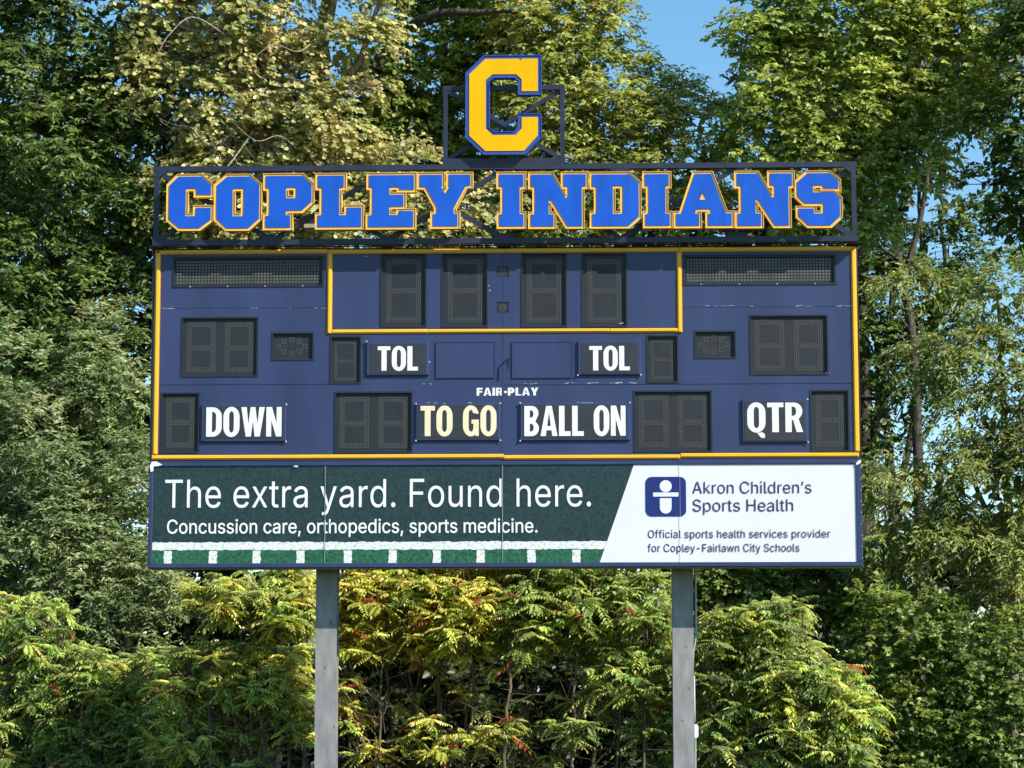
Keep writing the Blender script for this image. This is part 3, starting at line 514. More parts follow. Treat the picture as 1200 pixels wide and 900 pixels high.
worn(488, 506, 450, 4, (2, 5)); worn(612, 632, 449.6, 5, (1, 4)); worn(658, 690, 449.2, 5); worn(698, 725, 448.8, 5, (2, 8), (.8, 2.4)); worn(730, 745, 449, 2)
worn(500, 520, 472.2, 3, (3, 8)); worn(538, 556, 472, 3, (2, 5)); worn(668, 690, 471.6, 3, (3, 8)); worn(572, 575, 341, 1, (1, 2), (2, 3)); 
worn(231, 240, 537.6, 3, (2, 4), (1, 2)); worn(640, 720, 536.9, 9, (2, 6)); worn(700, 703, 432, 1, (1, 1.5), (1, 2)); worn(500, 503, 424, 1, (1, 2), (2, 3))
worn(962, 968, 436.2, 1, (3, 5)); worn(724, 727, 378.8, 1, (4, 5), (1, 1.6)); worn(420, 430, 300, 1, (6, 8)); worn(560, 580, 335, 1, (1, 2), (2, 4))
b.build('worn_paint', CHIP, board, 'stuff')

# ================================================================== NAME SIGN (truss + COPLEY INDIANS)
YT = -0.20      # truss centre plane
name_sign = thing('name_sign', 'blue gold-edged letters reading COPLEY INDIANS on a dark steel truss above the scoreboard', 'sign', (0, YT, ZT))
def member(name, a, b_, w, parent, t=.07, dy=0.0, m=TRUSS):
    b = MB(); b.bar(a+Vector((0, dy, 0)), b_+Vector((0, dy, 0)), w, t); return b.build(name, m, parent)
tl, tr = P(184.5, 198, YT), P(999.5, 193.9, YT); bl, br = P(182.5, 284, YT), P(1001.5, 281, YT)
xa, xb = (tl.x+bl.x)/2, (tr.x+br.x)/2; zt_, zb_ = (tl.z+tr.z)/2, (bl.z+br.z)/2
V3 = lambda x, z: Vector((x, YT, z))
b = MB(); b.box(xa-.05, xb+.05, YT-.045, YT+.045, zt_-.040, zt_+.040); b.build('top_chord', TRUSS, name_sign)
b = MB(); b.box(xa-.05, xb+.05, YT-.045, YT+.045, zb_-.040, zb_+.040); b.build('bottom_chord', TRUSS, name_sign)
for x in (xa, xb): member('end_post', V3(x, zb_+.042), V3(x, zt_-.042), .068, name_sign, .09)
for k in range(6):
    u, v = xa+(xb-xa)*k/6, xa+(xb-xa)*(k+1)/6
    member('brace', V3(u, zb_+.03), V3(v, zt_-.03), .072, name_sign, .03, .028)
    member('brace', V3(u, zt_-.03), V3(v, zb_+.03), .072, name_sign, .03, -.010)
for k in range(7):
    x = xa+(xb-xa)*k/6; b = MB(); b.box(x-.10, x+.10, YT-.03, .10, ZT+.012, zb_-.041); b.build('mounting_foot', TRUSS, name_sign)
for k in range(7):
    x = xa+(xb-xa)*k/6
    for z, s_ in ((zt_-.041, -1), (zb_+.041, 1)):
        if (k % 2 == 0) == (s_ < 0) or k in (0, 6):
            g_ = max(xa-.03, x-.16), min(xb+.03, x+.16)
            join_loops('gusset', [[[(g_[0], z), (g_[1], z), (min(g_[1], x+.06), z+s_*.07), (max(g_[0], x-.06), z+s_*.07)]]], .012, TRUSS, YT-.043, name_sign)
# thin service rail behind the chord
b = MB(); b.box(xa, xb, -.10, -.07, ZT+.016, ZT+.03); b.build('service_rail', TRUSS, name_sign)

LET = [
 ('C', 1, [[(105,190),(170,125),(335,125),(405,192),(405,258),(300,258),(300,212),(225,212),(225,412),(297,412),(297,352),(405,352),(405,440),(325,500),(180,500),(105,435)]]),
 ('O', 1, [[(440,188),(515,125),(672,125),(745,188),(745,432),(670,500),(512,500),(440,432)], [(555,212),(633,212),(633,412),(555,412)]]),
 ('P', 1, [[(785,120),(1045,120),(1113,185),(1113,310),(1045,372),(930,372),(930,405),(962,405),(962,495),(785,495),(785,408),(812,408),(812,208),(785,208)], [(930,205),(1003,205),(1003,282),(930,282)]]),
 ('L', 2, [[(72,118),(257,118),(257,205),(225,205),(225,405),(280,405),(280,350),(383,350),(383,490),(72,490),(72,405),(103,405),(103,205),(72,205)]]),
 ('E', 2, [[(432,115),(752,115),(752,222),(648,222),(648,203),(577,203),(577,257),(678,257),(678,343),(577,343),(577,403),(645,403),(645,375),(748,375),(748,490),(428,490),(428,405),(457,405),(457,203),(432,203)]]),
 ('Y', 2, [[(788,112),(948,112),(948,197),(938,197),(970,252),(1003,197),(995,197),(995,112),(1150,112),(1150,193),(1118,193),(1030,355),(1030,395),(1058,395),(1058,485),(883,485),(883,395),(910,395),(910,350),(828,200),(788,200)]]),
 ('I', 3, [[(58,110),(232,110),(232,198),(205,198),(205,398),(232,398),(232,485),(60,485),(60,398),(85,398),(85,198),(58,198)]]),
 ('N', 3, [[(280,110),(428,110),(525,280),(545,280),(545,198),(513,198),(513,110),(672,110),(672,198),(643,198),(643,485),(540,485),(425,295),(408,295),(408,398),(442,398),(442,485),(280,485),(280,398),(310,398),(310,198),(280,198)]]),
 ('D', 3, [[(713,110),(970,110),(1043,175),(1043,418),(970,483),(713,483),(713,395),(743,395),(743,198),(713,198)], [(860,193),(930,193),(930,395),(860,395)]]),
 ('I', 4, [[(88,148),(320,148),(320,262),(287,262),(287,538),(327,538),(327,655),(92,655),(92,540),(123,540),(123,262),(88,262)]]),
 ('A', 4, [[(567,145),(725,145),(863,535),(920,535),(922,655),(692,655),(692,537),(730,537),(715,493),(580,493),(567,537),(607,537),(607,655),(385,655),(385,537),(435,537)], [(645,325),(683,400),(612,400)]]),
 ('N', 5, [[(65,130),(245,130),(370,345),(397,345),(397,237),(357,237),(357,130),(553,130),(553,240),(520,240),(520,600),(397,600),(245,362),(227,362),(227,490),(275,490),(275,600),(68,600),(68,490),(103,490),(103,240),(65,240)]]),
 ('S', 5, [[(688,127),(875,127),(960,195),(960,268),(825,268),(825,237),(735,237),(735,300),(910,300),(970,355),(970,520),(885,598),(690,598),(603,515),(603,445),(740,445),(740,490),(825,490),(825,400),(660,400),(595,335),(595,207)]]),
]
CROP = {1: (180, 185, 6), 2: (360, 185, 6), 3: (575, 185, 6), 4: (745, 185, 8.185), 5: (855, 185, 7.5)}
def snap(L, tol):
    """make nearly upright and level edges exactly so"""
    L = [list(p) for p in L]; n = len(L)
    for _ in range(2):
        for i in range(n):
            a, c = L[i], L[(i+1) % n]
            if abs(a[0]-c[0]) < tol and abs(a[1]-c[1]) > tol: a[0] = c[0] = (a[0]+c[0])/2
            if abs(a[1]-c[1]) < tol and abs(a[0]-c[0]) > tol: a[1] = c[1] = (a[1]+c[1])/2
    return [tuple(p) for p in L]
def sign_letter(ch, loops, ox, oy, sc, Yf, edge, edge_m, face_m, parent, thick):
    pts = [p for L in loops for p in L]
    cx = (min(p[0] for p in pts)+max(p[0] for p in pts))/2; cz = (min(p[1] for p in pts)+max(p[1] for p in pts))/2
    c = P(ox+cx/sc, oy+cz/sc, Yf); k = 1/(sc*ppm(Yf))
    W_ = [snap([(c.x+(p[0]-cx)*k, c.z-(p[1]-cz)*k) for p in L], 5.5*k) for L in loops]
    W_ = [orient(L, i == 0) for i, L in enumerate(W_)]
    outer = [offset(L, edge) for L in W_]
    body = join_loops('letter', [outer], thick, edge_m, Yf+.012, parent, 'letter '+ch, raw=True)
    lip = []                                                  # raised rim: thin inner line of the return
    join_loops('letter_face', [W_], .010, face_m, Yf+.0005, body)
    rim = [offset(L, edge) for L in W_]; rin = [offset(L, edge*.80) for L in W_]
    groups = [rim+[L[::-1] for L in rin]]
    join_loops('letter_rim', groups, .014, RIM if edge_m is GOLD else edge_m, Yf-.003, body, raw=True)
RIM = mat('amber_letter_rim', (0.90, 0.45, 0.14, 1), 0.45, 0.08, 8)
YF = -0.40
for ch, c, loops in LET:
    ox, oy, sc = CROP[c]
    sign_letter(ch, loops, ox, oy, sc, YF, 3.1/79, GOLD, BLUE, name_sign, .10)

# ================================================================== BIG C
YC = -0.20
c_sign = thing('letter_sign', 'large yellow letter C edged in blue on a small braced frame above the name sign', 'sign', (P(590, 190, YC).x, YC, zt_+.05))
fa, fb = P(522.3, 104, YC), P(658.8, 104, YC); fz0 = zt_+.042; fz1 = fa.z
b = MB(); b.box(fa.x-.035, fb.x+.035, YC-.035, YC+.035, fz1-.035, fz1+.035); b.build('top_bar', TRUSS, c_sign)
b = MB(); b.box(fa.x-.035, fb.x+.035, YC-.045, YC+.035, fz0, fz0+.085); b.build('base_bar', TRUSS, c_sign)
for x in (fa.x, fb.x): member('upright', V3(x, fz0+.087), V3(x, fz1-.037), .065, c_sign, .07)
member('brace', V3(fa.x+.02, fz0+.08), V3(fb.x-.02, fz1-.03), .062, c_sign, .025, .02)
member('brace', V3(fa.x+.02, fz1-.03), V3(fb.x-.02, fz0+.08), .062, c_sign, .025, -.012)
sign_letter('C', [[(350,100),(588,100),(603,115),(612,100),(725,100),(725,338),(610,338),(610,250),(570,213),(400,213),(353,255),(353,610),(403,657),(567,657),(610,610),(610,528),(725,528),(725,660),(625,772),(350,772),(235,660),(235,212)]],
            510, 50, 6, -.37, 4.4/79, BLUE2, YEL, c_sign, .12)

# ================================================================== SPONSOR SIGN
spon = thing('sponsor_sign', 'wide printed advertising banner with green turf and white health services panel under the scoreboard', 'sign', (0, 0, 3.75))
YS = -.03
o = rect(174, 540.5, 1010.3, 664.8, YS); p_ = rect(179, 545.3, 1003.5, 659.4, YS)
fr = lambda a0, a1, b0, b1: (lambda b: (b.box(a0, a1, YS-.02, .24, b0, b1, ch=.008), b.build('frame_rail', NAVY, spon)))(MB())
fr(o[0], o[1], p_[3], o[3]); fr(o[0], o[1], o[2], p_[2]); fr(o[0], p_[0], p_[2]+.001, p_[3]-.001); fr(p_[1], o[1], p_[2]+.001, p_[3]-.001)
b = MB(); b.box(o[0]+.02, o[1]-.02, .05, .255, o[2]-.012, o[3]-.02); b.build('backing_box', BACK, spon)
sx = [p_[0], P(381, 600, YS).x, P(589, 600, YS).x, P(797, 600, YS).x, p_[1]]
dt, db = P(742.7, 545.3, YS).x, P(702.9, 659.4, YS).x
yl0, yl1 = P(400, 644.3, YS).z, P(400, 635, YS).z
for k in range(3):
    b = MB(); b.box(sx[k]+.002, sx[k+1]-.002, YS, YS+.03, p_[2], p_[3])
    b.build('banner_panel', TURF_D, spon)
b = MB(); b.box(sx[3]+.001, sx[4]-.001, YS, YS+.03, p_[2], p_[3]); b.build('banner_panel', BANW, spon)
e = .003
def sheet(name, loop, m, y, th=.0015): return join_loops(name, [[loop]], th, m, y, spon)
def dx_at(z): return db+(dt-db)*(z-p_[2])/(p_[3]-p_[2])
sheet('white_print', [(db, p_[2]+.001), (sx[3]-.001, p_[2]+.001), (sx[3]-.001, p_[3]-.001), (dt, p_[3]-.001)], BANW, YS-e)
# brighter turf strip below the yard line
sheet('green_print', [(p_[0]+.001, p_[2]+.001), (db-.004, p_[2]+.001), (dx_at(yl0)-.004, yl0), (p_[0]+.001, yl0)], TURF_L, YS-e)
rg = random.Random(8)
def rough(x0, x1, z0, z1, n, j=.006, slant=False):
    top = [(x0+(x1-x0)*i/n, z1+rg.uniform(-j, j)) for i in range(n+1)]; bot = [(x0+(x1-x0)*i/n, z0+rg.uniform(-j, j)) for i in range(n+1)]
    if slant: top[-1] = (dx_at(z1)-.003, z1); bot[-1] = (dx_at(z0)-.003, z0)
    return bot+top[::-1]
sheet('yard_line', rough(p_[0]+.002, dx_at(yl1)-.01, yl0, yl1, 150, .008, True), TURF_W, YS-2*e)
hz = []
for a in (192, 244.8, 296.2, 347.5, 403, 455.5, 507.2, 558.7, 618, 670.8):
    xa_, xb_ = P(a, 650, YS).x, P(a+9.4, 650, YS).x; n = 8
    lf = [(xa_+rg.uniform(-.008, .008), p_[2]+.002+(yl0-.012-p_[2])*i/n) for i in range(n+1)]; rt = [(xb_+rg.uniform(-.008, .008), q[1]) for q in lf]
    hz.append([rt[0]]+rt[1:]+lf[::-1])
for L in hz: sheet('hash_mark', L, TURF_W, YS-2*e)
def words(s, x0, x1, ytop, ybase, m, grow, sp=0.0, name='lettering'):
    r = rect(x0, ytop, x1, ybase, YS); gs = text_groups(s, r[0], r[1], r[2], r[3], grow, sp)
    if ybase-ytop > 25: letter_parts([[g] for g in gs], .0015, m, YS-3*e, spon, True)
    else: join_loops(name, gs, 0, m, YS-3*e, spon, None, 'stuff', True)
words('The extra yard. Found here.', 193.5, 692.5, 561.4, 594.2, WHITE, -.002, .02)
words('Concussion care, orthopedics, sports medicine.', 195.8, 630, 608.6, 624.6, WHITE, .014)
words('Akron Children’s', 811.5, 951, 564.2, 578.2, INK, -.006)
words('Sports Health', 811.8, 929.5, 585, 599.2, INK, -.006)
words('Official sports health services provider', 759.3, 973, 621, 630.2, INK, .004, .03)
words('for Copley-Fairlawn City Schools', 759, 937, 637.4, 646.6, INK, .004, .02)
def rrect(x0, x1, z0, z1, r, n=6):
    return arc(x1-r, z1-r, r, r, 0, 90, n)+arc(x0+r, z1-r, r, r, 90, 180, n)+arc(x0+r, z0+r, r, r, 180, 270, n)+arc(x1-r, z0+r, r, r, 270, 360, n)
q = rect(756.4, 558.8, 804, 605.3, YS)
lg = join_loops('logo', [[rrect(*q, .09)]], .0015, LOGO, YS-3*e, spon)
c_ = rect(773, 562.7, 787.2, 577, YS); b1 = rect(765.3, 577.2, 795, 582, YS); b2 = rect(773.3, 583.8, 787, 602, YS)
join_loops('logo_figure', [[arc((c_[0]+c_[1])/2, (c_[2]+c_[3])/2, .088, .088, 0, 345, 23)], [[(b1[0], b1[2]), (b1[1], b1[2]), (b1[1], b1[3]), (b1[0], b1[3])]],
           [[(b2[0], b2[3]), ]+arc((b2[0]+b2[1])/2, b2[2]+.085, (b2[1]-b2[0])/2, .085, 180, 360, 10)+[(b2[1], b2[3])]]], .0015, BANW, YS-4.5*e, lg)
for k in (1, 2, 3):
    b = MB(); b.box(sx[k]-(.004 if k < 3 else .0015), sx[k]+(.004 if k < 3 else .0015), YS-.018, YS-.0145, p_[2]+.002, p_[3]-.002); b.build('panel_seam', SEAM if k < 3 else SEAMD, spon)
# peeled corners and a crease drawn flat in paler white vinyl
b = MB()
def flake(pts, m=0):
    c = [P(x, y, YS-.03) for x, y in pts]; i = len(b.v); b.v += [tuple(v) for v in c]+[(v.x, v.y+.006, v.z) for v in c]; n = len(c)
    b.f.append(tuple(range(i, i+n))[::-1]); b.f.append(tuple(range(i+n, i+2*n))); b.mi += [0, 0]
    for k in range(n): b.f.append((i+k, i+(k+1) % n, i+n+(k+1) % n, i+n+k)); b.mi.append(0)
flake([(175.5, 546), (178, 541), (183, 540.6), (190.5, 544.6), (185, 546.3), (180, 546.5), (179.6, 552), (176.5, 553)])
flake([(1003, 543), (1005.5, 540), (1009, 538.8), (1008.6, 542.5), (1004, 545)])
flake([(343.5, 546.3), (347, 545.4), (349.5, 546.2), (349, 547.3), (345, 547)])
b.build('peeled_vinyl', WHITE, spon, 'stuff')
cr = [P(x, y, YS) for x, y in ((964, 549), (968, 556), (974, 563.5), (982, 572), (990, 579), (996, 586), (1000, 594))]; wd = (.001, .007, .010, .012, .011, .008, .001)
join_loops('crease_highlight', [[[(p.x-w_, p.z-w_*.6) for p, w_ in zip(cr, wd)]+[(p.x+w_, p.z+w_*.6) for p, w_ in zip(cr, wd)][::-1]]], 0, WHITE, YS-.0008, spon)  # flat sheet; its paler white paints the light along the crease
b = MB()
for k in range(9):
    z = p_[2]+.05+k*(p_[3]-p_[2]-.1)/8; x = o[1]-.012; b.box(x-.007, x+.006, YS-.026, YS-.0205, z-.008, z+.008, ch=.003)
b.build('rail_screws', CHIP, spon, 'stuff')

# ================================================================== POSTS, CONDUIT
YP = .58
def post(x0, x1, lab):
    r = rect(x0, 668, x1, 800, YP); xc = (r[0]+r[1])/2; w = (r[1]-r[0])/2
    t = thing('support_post', lab, 'post', (xc, YP+.15, 0), 'steel posts carrying the scoreboard')
    H = ZT-.1
    # wide-flange section
    pr = [(-w, 0), (w, 0), (w, .02), (.008, .024), (.008, .286), (w, .29), (w, .31), (-w, .31), (-w, .29), (-.008, .286), (-.008, .024), (-w, .02)]
    b = MB(); n = len(pr)
    for z in (-.3, H):
        for p in pr: b.v.append((xc+p[0], YP+p[1], z))
    for k in range(n): b.f.append((k, (k+1) % n, n+(k+1) % n, n+k)); b.mi.append(0)
    b.f.append(tuple(range(n))[::-1]); b.f.append(tuple(range(n, 2*n))); b.mi += [0, 0]
    b.build('column', POST, t)
    for z in (3.95, 5.6, 7.3, 8.9):
        c = MB(); c.box(xc-.35, xc+.35, .262, YP-.002, z-.05, z+.05); c.build('mounting_clamp', BACK, t)
    rp_ = random.Random(int(x0)); c = MB()
    for k in range(4):
        x = xc+rp_.uniform(-w*.8, w*.8); z = rp_.uniform(.6, 3.0); q_ = rp_.uniform(.006, .02); h_ = q_*rp_.uniform(1, 4); n_ = 7
        c.v += [(x+math.cos(k2*6.283/n_)*q_*rp_.uniform(.5, 1), YP-.002, z+math.sin(k2*6.283/n_)*h_*rp_.uniform(.5, 1)) for k2 in range(n_)]
        c.f.append(tuple(range(len(c.v)-n_, len(c.v)))); c.mi.append(0)
    c.build('rust_spots', RUST, t, 'stuff')
    return xc, w
post(369.8, 394.6, 'left steel post below the left half of the scoreboard')
xc, w = post(788, 812.6, 'right steel post with a thin conduit beside it, below the right half')
cx = P(815.3, 700, .70).x
con = thing('conduit', 'thin grey conduit running down beside the right steel post', 'conduit', (cx, .70, 0))
pt = lambda px, py: tuple(P(px, py, .70))
b = MB(); b.tube([pt(814.6, 664), pt(815.2, 700), pt(815.6, 738), pt(815, 750), pt(812.6, 764), pt(812, 792)], [.016, .016, .016, .014, .012, .011], 8); b.build('pipe', PIPE, con, None, None, True)
b = MB(); b.tube([pt(812.8, 792), pt(813.4, 826), pt(813.8, 846)], [.020]*3, 8); b.build('lower_pipe', PIPE, con, None, None, True)
q = rect(808.5, 738.6, 818, 742.8, .68); b = MB(); b.box(q[0], q[1], .66, .74, q[2], q[3], ch=.01); b.build('bracket', PIPE, con)
q = rect(811.5, 848.5, 818.4, 865, .70)
jb = thing('junction_box', 'small rounded white electrical box on the right side of the right post', 'electrical box', ((q[0]+q[1])/2, .66, q[2]))
join_loops('box_cover', [[rrect(q[0], q[1], q[2], q[3], .04)]], .09, WHITE, .66, jb)
b = MB(); b.tube([((q[0]+q[1])/2, .71, q[2]), ((q[0]+q[1])/2-.01, .71, .0)], [.012]*2, 7); b.build('cable', PIPE, jb)

# ================================================================== TREES AND SHRUBS
nr = np.random.default_rng(11)
SUNV = np.array(SUN)          # blades turn their faces to the light
def unit(a): return a/np.maximum(np.linalg.norm(a, axis=-1, keepdims=True), 1e-9)
def sph(n):
    return unit(nr.normal(size=(n, 3)))
def leaf_mat(name, trans=0.38, rough=0.42, spec=0.45):
    m = bpy.data.materials.new(name); m.use_nodes = True; nt = m.node_tree; n = nt.nodes; l = nt.links
    b = n['Principled BSDF']; out = n['Material Output']; b.inputs['Roughness'].default_value = rough; b.inputs['Specular IOR Level'].default_value = spec
    at = n.new('ShaderNodeAttribute'); at.attribute_name = 'leaf_colour'
    l.new(at.outputs['Color'], b.inputs['Base Color'])
    tr = n.new('ShaderNodeBsdfTranslucent'); hs = n.new('ShaderNodeHueSaturation'); hs.inputs['Hue'].default_value = 0.485; hs.inputs['Saturation'].default_value = 1.15; hs.inputs['Value'].default_value = 1.3
    l.new(at.outputs['Color'], hs.inputs['Color']); l.new(hs.outputs[0], tr.inputs[0])
    mx = n.new('ShaderNodeMixShader'); mx.inputs[0].default_value = trans
    l.new(b.outputs[0], mx.inputs[1]); l.new(tr.outputs[0], mx.inputs[2]); l.new(mx.outputs[0], out.inputs[0])
    return m
LEAF = leaf_mat('leaf')
def bark_mat(name, c0, c1):
    m = bpy.data.materials.new(name); m.use_nodes = True; nt = m.node_tree; n = nt.nodes; l = nt.links
    b = n['Principled BSDF']; b.inputs['Roughness'].default_value = .85
    tc = n.new('ShaderNodeTexCoord'); mp = n.new('ShaderNodeMapping'); mp.inputs['Scale'].default_value = (9, 9, 1.6)
    nz = n.new('ShaderNodeTexNoise'); nz.inputs['Scale'].default_value = 2.2; nz.inputs['Detail'].default_value = 8
    l.new(tc.outputs['Object'], mp.inputs[0]); l.new(mp.outputs[0], nz.inputs['Vector'])
    rp = n.new('ShaderNodeValToRGB'); rp.color_ramp.elements[0].position = .35; rp.color_ramp.elements[1].position = .65
    rp.color_ramp.elements[0].color = c0; rp.color_ramp.elements[1].color = c1
    l.new(nz.outputs[0], rp.inputs[0]); l.new(rp.outputs[0], b.inputs['Base Color'])
    bp = n.new('ShaderNodeBump'); bp.inputs['Strength'].default_value = .6; bp.inputs['Distance'].default_value = .03
    l.new(nz.outputs[0], bp.inputs['Height']); l.new(bp.outputs[0], b.inputs['Normal'])
    return m
BARK = bark_mat('bark_brown', (.028, .022, .017, 1), (.095, .080, .062, 1))
BARKP = bark_mat('bark_pale', (.12, .10, .075, 1), (.34, .30, .24, 1))

# leaf outlines: x across, y along; faces as triangles
SHAPES = {
 'lance': (np.array([(0, 0, 0), (.5, .42, .10), (0, 1, -.06), (-.5, .42, .10)]), [(0, 1, 2), (0, 2, 3)]),
 'oval': (np.array([(0, 0, 0), (.48, .28, .07), (.42, .68, .05), (0, 1, -.05), (-.42, .68, .05), (-.48, .28, .07)]), [(0, 1, 2), (0, 2, 3), (0, 3, 4), (0, 4, 5)]),
 'lobed': (np.array([(0, 0, 0), (.62, .36, .10), (0, 1, -.08), (-.5, .55, .10)]), [(0, 1, 2), (0, 2, 3)]),
 'round': (np.array([(0, 0, 0), (.55, .30, .08), (.25, .95, .02), (-.35, .90, .05), (-.52, .30, .06)]), [(0, 1, 2), (0, 2, 3), (0, 3, 4)]),
}
def leaf_mesh(name, pos, dirv, nrm, length, width, colr, shape):
    """every leaf its own small folded blade"""
    T, F = SHAPES[shape]; N = len(pos)
    y = unit(dirv); x = unit(np.cross(y, nrm)); z = np.cross(x, y)
    L = length[:, None, None]; W = width[:, None, None]
    V = pos[:, None, :]+x[:, None, :]*T[None, :, 0:1]*W+y[:, None, :]*T[None, :, 1:2]*L+z[:, None, :]*T[None, :, 2:3]*L
    nv = len(T); V = V.reshape(-1, 3).astype(np.float32)
    Fi = (np.array(F)[None]+np.arange(N)[:, None, None]*nv).reshape(-1).astype(np.int32)
    me = bpy.data.meshes.new(name); me.vertices.add(len(V)); me.vertices.foreach_set('co', V.ravel())
    me.loops.add(len(Fi)); me.loops.foreach_set('vertex_index', Fi)
    nf = len(Fi)//3; me.polygons.add(nf); me.polygons.foreach_set('loop_start', np.arange(0, nf*3, 3, dtype=np.int32))
    me.update(calc_edges=True)
    a = me.attributes.new('leaf_colour', 'FLOAT_COLOR', 'POINT')
    c = np.repeat(np.concatenate([colr, np.ones((N, 1))], 1), nv, axis=0).astype(np.float32)
    a.data.foreach_set('color', c.ravel()); me.materials.append(LEAF)
    return me
NLEAF = [0]
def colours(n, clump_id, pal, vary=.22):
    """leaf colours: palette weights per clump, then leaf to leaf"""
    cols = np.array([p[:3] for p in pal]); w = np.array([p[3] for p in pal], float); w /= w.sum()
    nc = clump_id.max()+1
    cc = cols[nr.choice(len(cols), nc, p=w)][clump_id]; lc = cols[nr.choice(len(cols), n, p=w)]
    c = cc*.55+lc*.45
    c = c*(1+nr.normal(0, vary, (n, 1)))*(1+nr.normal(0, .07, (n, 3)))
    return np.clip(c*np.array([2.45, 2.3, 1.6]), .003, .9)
def lobes_to_world(lobes, Y):
    out = []
    for L in lobes:
        px, py, rx, ry = L[:4]; dy = L[4] if len(L) > 4 else 0; c = P(px, py, Y+dy); k = ppm(Y+dy)
        out.append((np.array(c), rx/k, ry/k, (min(rx, ry)/k*.9)))
    return out
def sprays_for(lobes, Y, clump_r, per_area, nspray, thin=1.0):
    """clump centres spread through each lobe, sprays spread over each clump"""
    cen, nrm, rad = [], [], []
    for c, rx, rz, ry in lobes_to_world(lobes, Y):
        n = max(5, int(per_area*(rx*rz*2.2+rx*ry+ry*rz)*thin/clump_r**2))
        u = sph(n); u[:, 1] = np.where((u[:, 1] > .35), -u[:, 1], u[:, 1])     # the far side of a crown is thinner
        r = nr.uniform(.38, 1.0, (n, 1))**.6*(1+.16*np.sin(u[:, :1]*5+u[:, 2:3]*7+c[0]))
        cen.append(c+u*r*np.array([rx, ry, rz])); nrm.append(u); rad.append(clump_r*nr.uniform(.5, 1.3, n))
    cen = np.concatenate(cen); nrm = np.concatenate(nrm); rad = np.concatenate(rad)
    k = len(cen); cid = np.repeat(np.arange(k), nspray); u = sph(k*nspray)
    u = unit(u+nrm[cid]*.45+np.array([0, 0, .35]))
    p = cen[cid]+u*(rad[cid][:, None])*np.array([1, 1, .62])*nr.uniform(.55, 1.08, (len(cid), 1))
    return cen, nrm, p, unit(u*np.array([1, 1, .6])+nrm[cid]*.5), cid
def make_crown(lobes, Y, clump_r, per_area, nspray, K, twig, ll, lw, shape, pal, droop=.35, thin=1.0, vary=.22, upn=.9, spread=.9, core=1.0):
    cen, cn, p, d, cid = sprays_for(lobes, Y, clump_r, per_area, nspray, thin)
    n = len(p); t = (np.arange(K)+.5)/K
    tw = twig*nr.uniform(.6, 1.3, (n, 1, 1))
    pos = p[:, None, :]+d[:, None, :]*t[None, :, None]*tw
    pos[:, :, 2] -= droop*(t[None, :]**2)*tw[:, :, 0]
    side = unit(np.cross(d, np.array([0, 0, 1.0])))
    sg = np.where(np.arange(K) % 2 == 0, 1.0, -1.0)[None, :, None]
    ld = d[:, None, :]*.6+side[:, None, :]*sg*spread+nr.normal(0, .38, (n, K, 3)); ld[:, :, 2] -= droop
    nm = SUNV*upn+np.array([0, 0, .25])+d[:, None, :]*.45+nr.normal(0, .42, (n, K, 3))
    pos = pos.reshape(-1, 3); ld = ld.reshape(-1, 3); nm = nm.reshape(-1, 3); N = len(pos)
    cl = np.repeat(cid, K); s = nr.uniform(.65, 1.25, N)
    Ls = ll*s; Ws = lw*s*nr.uniform(.8, 1.15, N); cs = colours(N, cl, pal, vary)
    if core:      # oversized leaves added deep inside the crown to block light and darken gaps
        cp = []
        for c, rx, rz, ry in lobes_to_world(lobes, Y):
            m = int(core*(rx*rz+rx*ry+ry*rz)*26); u = sph(m)*nr.uniform(0, 1, (m, 1))**.45*.74
            u[:, 1] = np.abs(u[:, 1]); cp.append(c+u*np.array([rx, ry, rz]))
        cp = np.concatenate(cp); m = len(cp)
        pos = np.concatenate([pos, cp]); ld = np.concatenate([ld, sph(m)+np.array([0, 0, -.5])]); nm = np.concatenate([nm, sph(m)+np.array([0, -1.0, .2])])
        Ls = np.concatenate([Ls, nr.uniform(.20, .34, m)]); Ws = np.concatenate([Ws, nr.uniform(.13, .22, m)])
        cs = np.concatenate([cs, colours(m, nr.integers(0, 40, m), pal, vary)])
    return cen, p, d, pos, ld, nm, Ls, Ws, cs, shape
def wob(pts, n, amp, seed):
    """smooth wobbly path through px-depth points"""
    r_ = random.Random(seed); out = []
    for i in range(len(pts)-1):
        for k in range(n):
            t = k/n; a = Vector(pts[i]); c = Vector(pts[i+1])
            p0 = Vector(pts[max(i-1, 0)]); p3 = Vector(pts[min(i+2, len(pts)-1)])
            q = 0.5*((2*a)+(c-p0)*t+(2*p0-5*a+4*c-p3)*t*t+(3*a-p0-3*c+p3)*t**3)
            out.append(q+Vector((r_.uniform(-amp, amp), r_.uniform(-amp, amp), 0)))
    out.append(Vector(pts[-1])); return out
